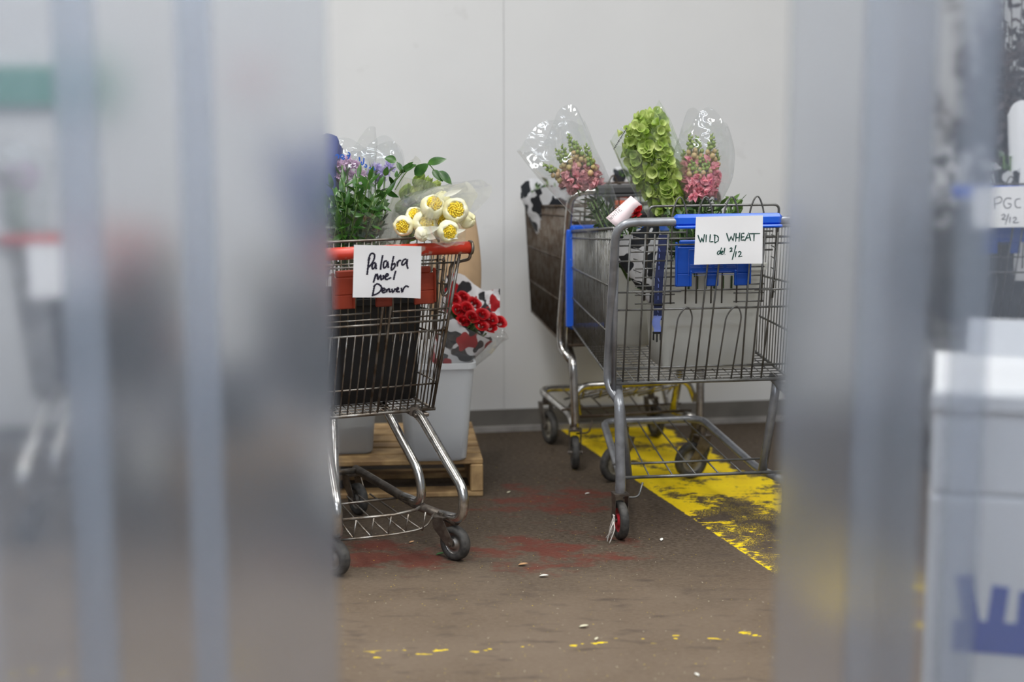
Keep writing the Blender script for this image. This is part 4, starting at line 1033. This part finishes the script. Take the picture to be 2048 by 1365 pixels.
for (x, y, tx_, ty, w) in ((793, 322, 772, 316, .026), (802, 342, 828, 330, .022), (829, 350, 853, 330, .034), (855, 327, 888, 318, .026), (865, 340, 884, 360, .024), (878, 342, 901, 365, .026), (794, 325, 806, 344, .016), (770, 352, 774, 336, .018), (740, 380, 722, 352, .02), (748, 345, 742, 366, .016)):
    p, q_ = at(x, y, YG - .03), at(tx_, ty, YG - .04); big.mi = 1; big.leaf(p, q_ - p, Vector((.1, -1, .5)), (q_ - p).length * 1.12, w, .12, .2, 8)
big.mi = 0; big.tube(smooth3([at(790, 380, YG), at(812, 345, YG), at(832, 332, YG - .02), at(855, 328, YG - .03), at(868, 340, YG - .03), at(880, 350, YG - .03)]), .0016, 5)
big.tube(smooth3([at(780, 370, YG), at(800, 345, YG), at(794, 324, YG - .02)]), .0016, 5); big.build('sprig', [M['leaf_mid'], M['leaf']], e)
add_sleeve(e, at(720, 580, YG + .03), at(742, 435, YG + .02), .05, .10, 64, M['cello'], crink=.12, rag=.12, flat=.6, nf=5)

def mum_bouquet(label, pts, base, Y, m_, sl, mats='cello', name='bouquet', r=.022, seed=1):
    e = bouquet(label, base, name=name); rg = random.Random(seed)
    for (x, y) in pts:
        m = MB(); c = at(x, y, Y + rg.uniform(-.03, .03))
        for k in range(46):
            dd = Vector((rg.uniform(-1, 1), rg.uniform(-1, .3), rg.uniform(-.5, 1))).normalized(); m.leaf(c, dd, perp(dd, rg), r * rg.uniform(.8, 1.25), r * .42, rg.uniform(-.3, .4), .4, 4)
        m.blob(c, r * .45, .1, rng=rg); m.build('bloom', M[m_], e)
    stems_mesh(e, base, at(pts[0][0], pts[0][1], Y), len(pts) + 2, .02, .04, rg, 6)
    if sl: add_sleeve(e, at(*sl[0], Y), at(*sl[1], Y), sl[2], sl[3], seed + 70, M[mats], crink=.1, rag=.14, flat=.62, nf=4, n=44, m=20)
    return e
e = mum_bouquet('pale pink mum bouquet in clear sleeve behind the ruscus leaves', ((678, 330), (696, 322), (712, 332), (690, 345), (706, 352), (672, 350), (722, 348)), at(705, 560, 5.42), 5.42, 'pink_pale', ((705, 520), (700, 285), .04, .085), seed=3)
PRT = [[(150, 450), (165, 435), (180, 445), (178, 475)], [(205, 470), (200, 445), (222, 438), (235, 455), (215, 468), (228, 482), (242, 470)], [(270, 480), (288, 450), (290, 425), (272, 415)], [(262, 448), (296, 440)],
       [(383, 460), (388, 500)], [(410, 505), (400, 520), (412, 535), (425, 515), (428, 470)], [(440, 530), (455, 545), (448, 560), (432, 550)], [(480, 560), (500, 572), (520, 560), (535, 590)]]
k = MB()
for s in PRT:
    pts = smooth_pts(s); ribbon(k, pts, .0042, lambda x, y: (at(640 + x / 4.876, 220 + y / 4.876, 5.33), Vector((0, -1, 0))), 0)
k.build('sleeve_print', M['blue_ink'], e, smooth=False)
mum_bouquet('lilac bouquet in milky sleeve behind the ruscus leaves', ((752, 338), (768, 345), (780, 335), (760, 355), (742, 350)), at(745, 560, 5.50), 5.50, 'lilac', ((745, 520), (757, 300), .04, .09), 'cello', seed=5)
# indigo wrap behind the strip
b0 = at(628, 560, 5.40); e = bouquet('indigo blue wrapped bouquet behind the edge of the left curtain', b0, name='wrapped_bouquet')
wrap_mesh(e, b0, at(612, 300, 5.42), .045, .115, 81, M['indigo'], crink=.12, rag=.20, flat=.7, nf=4)
stems_mesh(e, b0, at(612, 330, 5.42), 8, .02, .07, rng, 10)
# far left bouquets
mum_bouquet('pale pink bouquet in clear sleeve in the cart behind the leftmost strips', ((20, 345), (50, 335), (35, 365), (68, 350), (10, 370), (60, 372)), at(50, 560, 5.62), 5.62, 'pink_pale', ((50, 520), (40, 300), .05, .12), seed=7)
mum_bouquet('dark purple flower bunch in floor bucket between the two red handled carts', ((230, 600), (255, 580), (280, 600), (300, 630), (262, 640), (235, 640), (310, 600), (285, 665), (250, 670)), at(270, 760, 6.05), 6.05, 'purple', ((275, 760), (272, 600), .07, .14), seed=9, r=.045)
mum_bouquet('orange flower bunch beside the purple flowers behind the left strips', ((352, 690), (368, 670), (345, 665), (362, 705)), at(345, 760, 6.0), 6.0, 'orange', None, seed=11, r=.035)
wrap_mesh(BOU[-2], at(270, 900, 6.0), at(272, 600, 5.98), .07, .155, 91, M['dark_wrap'], crink=.08, rag=.10, flat=.7)
# right edge
b0 = at(2010, 520, 6.65); e = bouquet('tall dark dried foliage bunch above the blue handled cart at right edge', b0, name='dried_bunch')
m = MB(); rg = random.Random(12)
for i in range(80):
    p0 = b0 + Vector((rg.uniform(-.05, .05), rg.uniform(-.05, .05), 0)); p1 = at(rg.gauss(2000, 52), rg.uniform(-40, 280), 6.65 + rg.uniform(-.12, .12)); m.mi = 0; m.tube([p0, lerp(p0, p1, .5) + Vector((rg.uniform(-.02, .02), 0, 0)), p1], .0025, 4)
    for k in range(26):
        t = rg.uniform(.45, 1); p = lerp(p0, p1, t); dd = Vector((rg.uniform(-1, 1), rg.uniform(-1, 1), rg.uniform(-.4, 1))).normalized(); m.leaf(p, dd, perp(dd, rg), .05, .022, .3, .3, 3)
m.build('foliage', [M['dried'], M['dried']], e)
cowwrap('cow print wrapped bouquet in the cart at right edge, above the PGC sheet', at(2015, 560, 6.5), at(2020, 310, 6.5), .06, .12, 33, crink=.1, rag=.12, flat=.8)
cowwrap('pale cow print wrapped bouquet seen through the right strips', at(1925, 560, 6.55), at(1895, 305, 6.55), .05, .10, 34, crink=.1, rag=.14, flat=.8)
b0 = at(2048, 560, 6.45); e = bouquet('white paper sleeve at the right edge above the cow print wrap', b0, name='paper_sleeve_bouquet'); wrap_mesh(e, b0, at(2052, 215, 6.45), .04, .065, 35, M['paper'], crink=.04, rag=.05)

# ------------------------------------------------------------------ strap, string
st = MB(); A = [(1326, 470), (1322, 520), (1318, 560), (1316, 610), (1315, 640)]
def strap(pts, w, Y, m_, name, parent=None):
    s = MB(); vs = []; fs = []
    P = smooth3([at(x, y, Y) for x, y in pts])
    for i, p in enumerate(P):
        vs += [p + Vector((-w / 2, .0, 0)), p + Vector((w / 2, -.003, 0)), p + Vector((w / 2, -.0008, 0)), p + Vector((-w / 2, .0022, 0))]
        if i:
            a = (i - 1) * 4; b = i * 4
            for j in range(4): fs.append((a + j, a + (j + 1) % 4, b + (j + 1) % 4, b + j))
    s.add(vs, fs); return s.build(name, m_, parent, smooth=False)
YST = 5.36
ss = strap(A, .026, YST, M['strap'], 'seat_strap'); tag(ss, 'navy blue child seat strap with black buckle hanging in the grey cart', 'strap')
k = MB()
for i, yy in enumerate((500, 512, 524, 536, 560, 572, 584, 596, 622, 634)):
    p = at(1319 - (yy - 500) * .03, yy, YST - .005); k.box(p, (.012, .0008, .0022), rot=Matrix.Rotation(R(90 if i % 4 else 70), 3, 'Y'))
k.build('strap_print', M['strap_lt'], ss, smooth=False)
strap([(1316, 632), (1312, 646), (1316, 660), (1315, 664)], .025, YST - .01, M['strap_lt'], 'strap_loop', ss)
k = MB(); p = at(1314, 666, YST - .005); k.box(p, (.028, .009, .008), bev=.002)
for dx, ln in ((-.011, .020), (0, .026), (.011, .020)): k.box(p + Vector((dx, 0, -.004 - ln / 2)), (.005, .006, ln), bev=.0015)
q_ = at(1316, 610, YST - .004); k.box(q_, (.030, .006, .006), bev=.0015); k.build('buckle', M['black_plastic'], ss, smooth=False)
k = MB(); rg = random.Random(3)
for i in range(9):
    p = at(1227 + rg.uniform(-2, 2), 1035 + rg.uniform(-6, 12), 5.235); q = fl(1208 + rg.uniform(0, 16), 1086 + rg.uniform(-22, 3), .004)
    q.y = min(q.y, 5.27); k.tube(smooth3([p, lerp(p, q, .5) + Vector((rg.uniform(-.012, .012), -.01, rg.uniform(-.006, .012))), q]), .0017, 5)
o = k.build('frayed_string', M['string']); tag(o, 'frayed pale string wound on the red hubbed wheel', 'string'); move_origin(o, at(1225, 1050, 5.235))

# ------------------------------------------------------------------ floor scraps
def scrap(px, py, s, m_, label, ang, kind='petal_scrap'):
    p = fl(px, py, 0); rg = random.Random(int(px)); m = MB(); d = Vector((math.cos(ang), math.sin(ang), 0))
    m.leaf(p + Vector((0, 0, .003)), d, Vector((0, 0, 1)), s, s * .5, -.18, .5, 5); o = m.build(kind, M[m_], solid=.0012); tag(o, label, 'scrap'); move_origin(o, p)
scrap(1078, 1155, .028, 'debris_white', 'white petal scrap on bare floor between the two carts', -.2)
scrap(1322, 1084, .02, 'debris_white', 'small white petal scrap on the floor beside the yellow band', 1.3)
scrap(1036, 1133, .03, 'debris_orange', 'tan splinter on the floor in front of the red handled cart', .1, 'wood_splinter')
scrap(818, 1088, .018, 'debris_orange', 'tan crumb on the floor under the red handled cart', .5)
scrap(1158, 1257, .026, 'debris', 'curled beige leaf scrap on the floor, nearest the bottom of the photo', .1, 'leaf_scrap')
scrap(1190, 1283, .016, 'debris', 'beige leaf scrap just right of the curled one', 1.0, 'leaf_scrap')
scrap(1014, 988, .016, 'debris', 'pale leaf scrap on the floor right of the pallet', .7, 'leaf_scrap')
scrap(1170, 990, .016, 'debris_white', 'pale scrap on the reddish floor left of the caster with string', .2)
scrap(872, 1112, .03, 'debris_green', 'green leaf scrap beside the wheel of the red handled cart', .2, 'leaf_scrap')
scrap(1398, 1355, .016, 'debris_white', 'white scrap at the bottom edge of the photo', 2.2)
m = MB(); rg = random.Random(8)
for i in range(130):
    p = fl(rg.uniform(660, 1600), rg.uniform(1040, 1365), .0012); a = rg.random() * 3.1; m.leaf(p, Vector((math.cos(a), math.sin(a), 0)), Vector((0, 0, 1)), rg.uniform(.003, .009), rg.uniform(.0015, .003), 0, .3, 2)
tag(m.build('floor_crumbs', M['debris']), 'tiny pale crumbs scattered over the brown floor', 'crumbs', kind='stuff')

# ------------------------------------------------------------------ cartons near right
CX = (1.035, 3.11)
ct = empty('carton_box', (*CX, 0), R(-14)); tag(ct, 'large white carton with blue print at the lower right corner', 'box')
m = MB(); m.box((0, 0, .375), (.50, .40, .75), bev=.006); m.build('carton_body', M['carton'], ct, smooth=False)
m = MB(); rg = random.Random(2)
for k in range(9):
    x = -.175 + k * .05; m.box((x, -.2012, .548 + rg.uniform(-.008, .008)), (.030, .0012, .075 + rg.uniform(-.03, .03)), rot=Matrix.Rotation(rg.uniform(-.2, .2), 3, 'Y'))
m.box((.02, -.2010, .492), (.44, .0010, .06))
m.build('blue_print', M['carton_blue'], ct, smooth=False)
ct = empty('carton_box', (*CX, .752), R(-14)); tag(ct, 'white carton with raised lid flap, stacked on the printed carton', 'box')
m = MB(); m.box((0, 0, .09), (.50, .40, .18), bev=.006); m.build('carton_body', M['carton'], ct, smooth=False)
m = MB(); m.box((0, -.205, .168), (.51, .012, .034), bev=.004); m.box((0, 0, .184), (.50, .40, .008), bev=.002); m.box((.02, .19, .22), (.42, .006, .075), rot=Matrix.Rotation(-.25, 3, 'X'), bev=.002); m.build('carton_lid', M['carton'], ct, smooth=False)

# ------------------------------------------------------------------ things on the wall, left
m = MB(); m.box((0, 0, 0), (.52, .03, .15), bev=.004); o = m.build('wall_sign', M['teal'], smooth=False); x = at(90, 172, 6.5).x; p = at(90, 172, wall_y(x) - .03); o.location = p; o.rotation_euler = (0, 0, WA); tag(o, 'dark green board mounted on the white wall at upper left', 'sign')
m = MB(); F = Matrix.Rotation(math.pi / 2, 4, 'X'); m.lathe([(.001, .04), (.025, .038), (.035, .02), (.037, 0)], F, 24); o = m.build('fire_alarm', M['alarm']); x = at(505, 160, 6.7).x; o.location = at(505, 160, wall_y(x) - .002); o.rotation_euler = (0, 0, WA); tag(o, 'small red round alarm on the wall at upper left', 'alarm')

# ------------------------------------------------------------------ strip curtain
CY, CS = 2.30, .17
def cx(px): k = (px - 1024) / FPX / math.cos(PITCH); return CY * k / (1 - CS * k)
CA = math.atan(CS)
def strip(px0, px1, layer, m_, label, seed):
    x0, x1 = cx(px0), cx(px1); rg = random.Random(seed); root = None
    w = (x1 - x0) / math.cos(CA); m = MB(); nx, nz = 10, 30; th = .003; vs = []
    for side in (0, 1):
        for j in range(nz + 1):
            z = 2.45 - (2.42) * j / nz
            for i in range(nx + 1):
                u = i / nx - .5; y = layer + .006 * (2 * u) ** 2 * .5 + .0015 * math.sin(z * 5 + seed) + side * th
                vs.append(Vector((u * w, y, z)))
    n1 = (nx + 1) * (nz + 1); fs = []
    for j in range(nz):
        for i in range(nx):
            a = j * (nx + 1) + i; fs.append((a, a + nx + 1, a + nx + 2, a + 1)); fs.append((n1 + a, n1 + a + 1, n1 + a + nx + 2, n1 + a + nx + 1))
    for j in range(nz):
        a = j * (nx + 1); b = a + nx + 1; fs.append((a, n1 + a, n1 + b, b)); a += nx; b += nx; fs.append((a, b, n1 + b, n1 + a))
    for i in range(nx):
        a = i; fs.append((a, a + 1, n1 + a + 1, n1 + a)); a = nz * (nx + 1) + i; fs.append((a, n1 + a, n1 + a + 1, a + 1))
    m.add(vs, fs); o = m.build('curtain_strip', m_, None, sharp=50)
    xm = (x0 + x1) / 2; o.location = (xm, CY + CS * xm, 0); o.rotation_euler = (0, 0, CA); tag(o, label, 'plastic strip'); return o
strip(-95, 215, .004, M['pvc_left'], 'clearer plastic curtain strip at the left edge of the photo', 1)
strip(130, 440, -.010, M['pvc'], 'clouded plastic curtain strip between left edge strip and strip beside the gap', 2)
strip(370, 667, .004, M['pvc_scuffed_left'], 'clouded plastic curtain strip bordering the open gap on its left', 3)
strip(1568, 1855, .004, M['pvc_scuffed_right'], 'clouded plastic curtain strip bordering the open gap on its right', 4)
strip(1708, 1972, -.010, M['pvc_clear'], 'plastic curtain strip overlapping the one right of the gap', 5)
strip(1905, 2180, .008, M['pvc_window'], 'plastic curtain strip at the right edge of the photo', 6)
m = MB(); m.box((0, 0, 2.475), (3.4, .05, .06), bev=.004); o = m.build('curtain_rail', M['rail'], smooth=False); o.location = (.1, CY + CS * .1, 0); o.rotation_euler = (0, 0, CA); tag(o, 'metal rail the plastic strips hang from, above the photo', 'rail')

settle()

# ------------------------------------------------------------------ light
def area(name, loc, sx, sy, e, c=(1, 1, 1), rot=(0, 0, 0)):
    l = bpy.data.lights.new(name, 'AREA'); l.shape = 'RECTANGLE'; l.size = sx; l.size_y = sy; l.energy = e; l.color = c
    o = bpy.data.objects.new(name, l); col.objects.link(o); o.location = loc; o.rotation_euler = rot; return o
area('tube_and_fill_lamp', (-.6, 4.6, 3.35), .5, 1.8, 44, (1, 1, .98))
area('tube_and_fill_lamp', (1.6, 4.6, 3.35), .5, 1.8, 44, (1, 1, .98))
area('tube_and_fill_lamp', (-2.8, 4.6, 3.35), .5, 1.8, 34, (1, 1, .98))
area('tube_and_fill_lamp', (3.6, 4.6, 3.35), .5, 1.8, 34, (1, 1, .98))
area('tube_and_fill_lamp', (.2, 3.0, 3.35), 2.4, .3, 44, (1, 1, .98))
area('tube_and_fill_lamp', (0, 1.2, 3.0), 3.4, .4, 115, (.78, .87, 1))  # added cool fill, not a real fixture: brightens the curtain strips
area('tube_and_fill_lamp', (0, -1.0, 2.6), 3.0, .6, 62, (.92, .95, 1), (R(35), 0, 0))  # added fill from behind the camera, lifts paper sheets, cartons and strips
w = bpy.data.worlds.new('world'); sc.world = w; w.use_nodes = True; bg = w.node_tree.nodes['Background']; bg.inputs[0].default_value = (.86, .93, 1, 1); bg.inputs[1].default_value = .19
sc.view_settings.view_transform = 'Standard'; sc.view_settings.look = 'None'; sc.view_settings.exposure = 0.25; sc.view_settings.gamma = 1
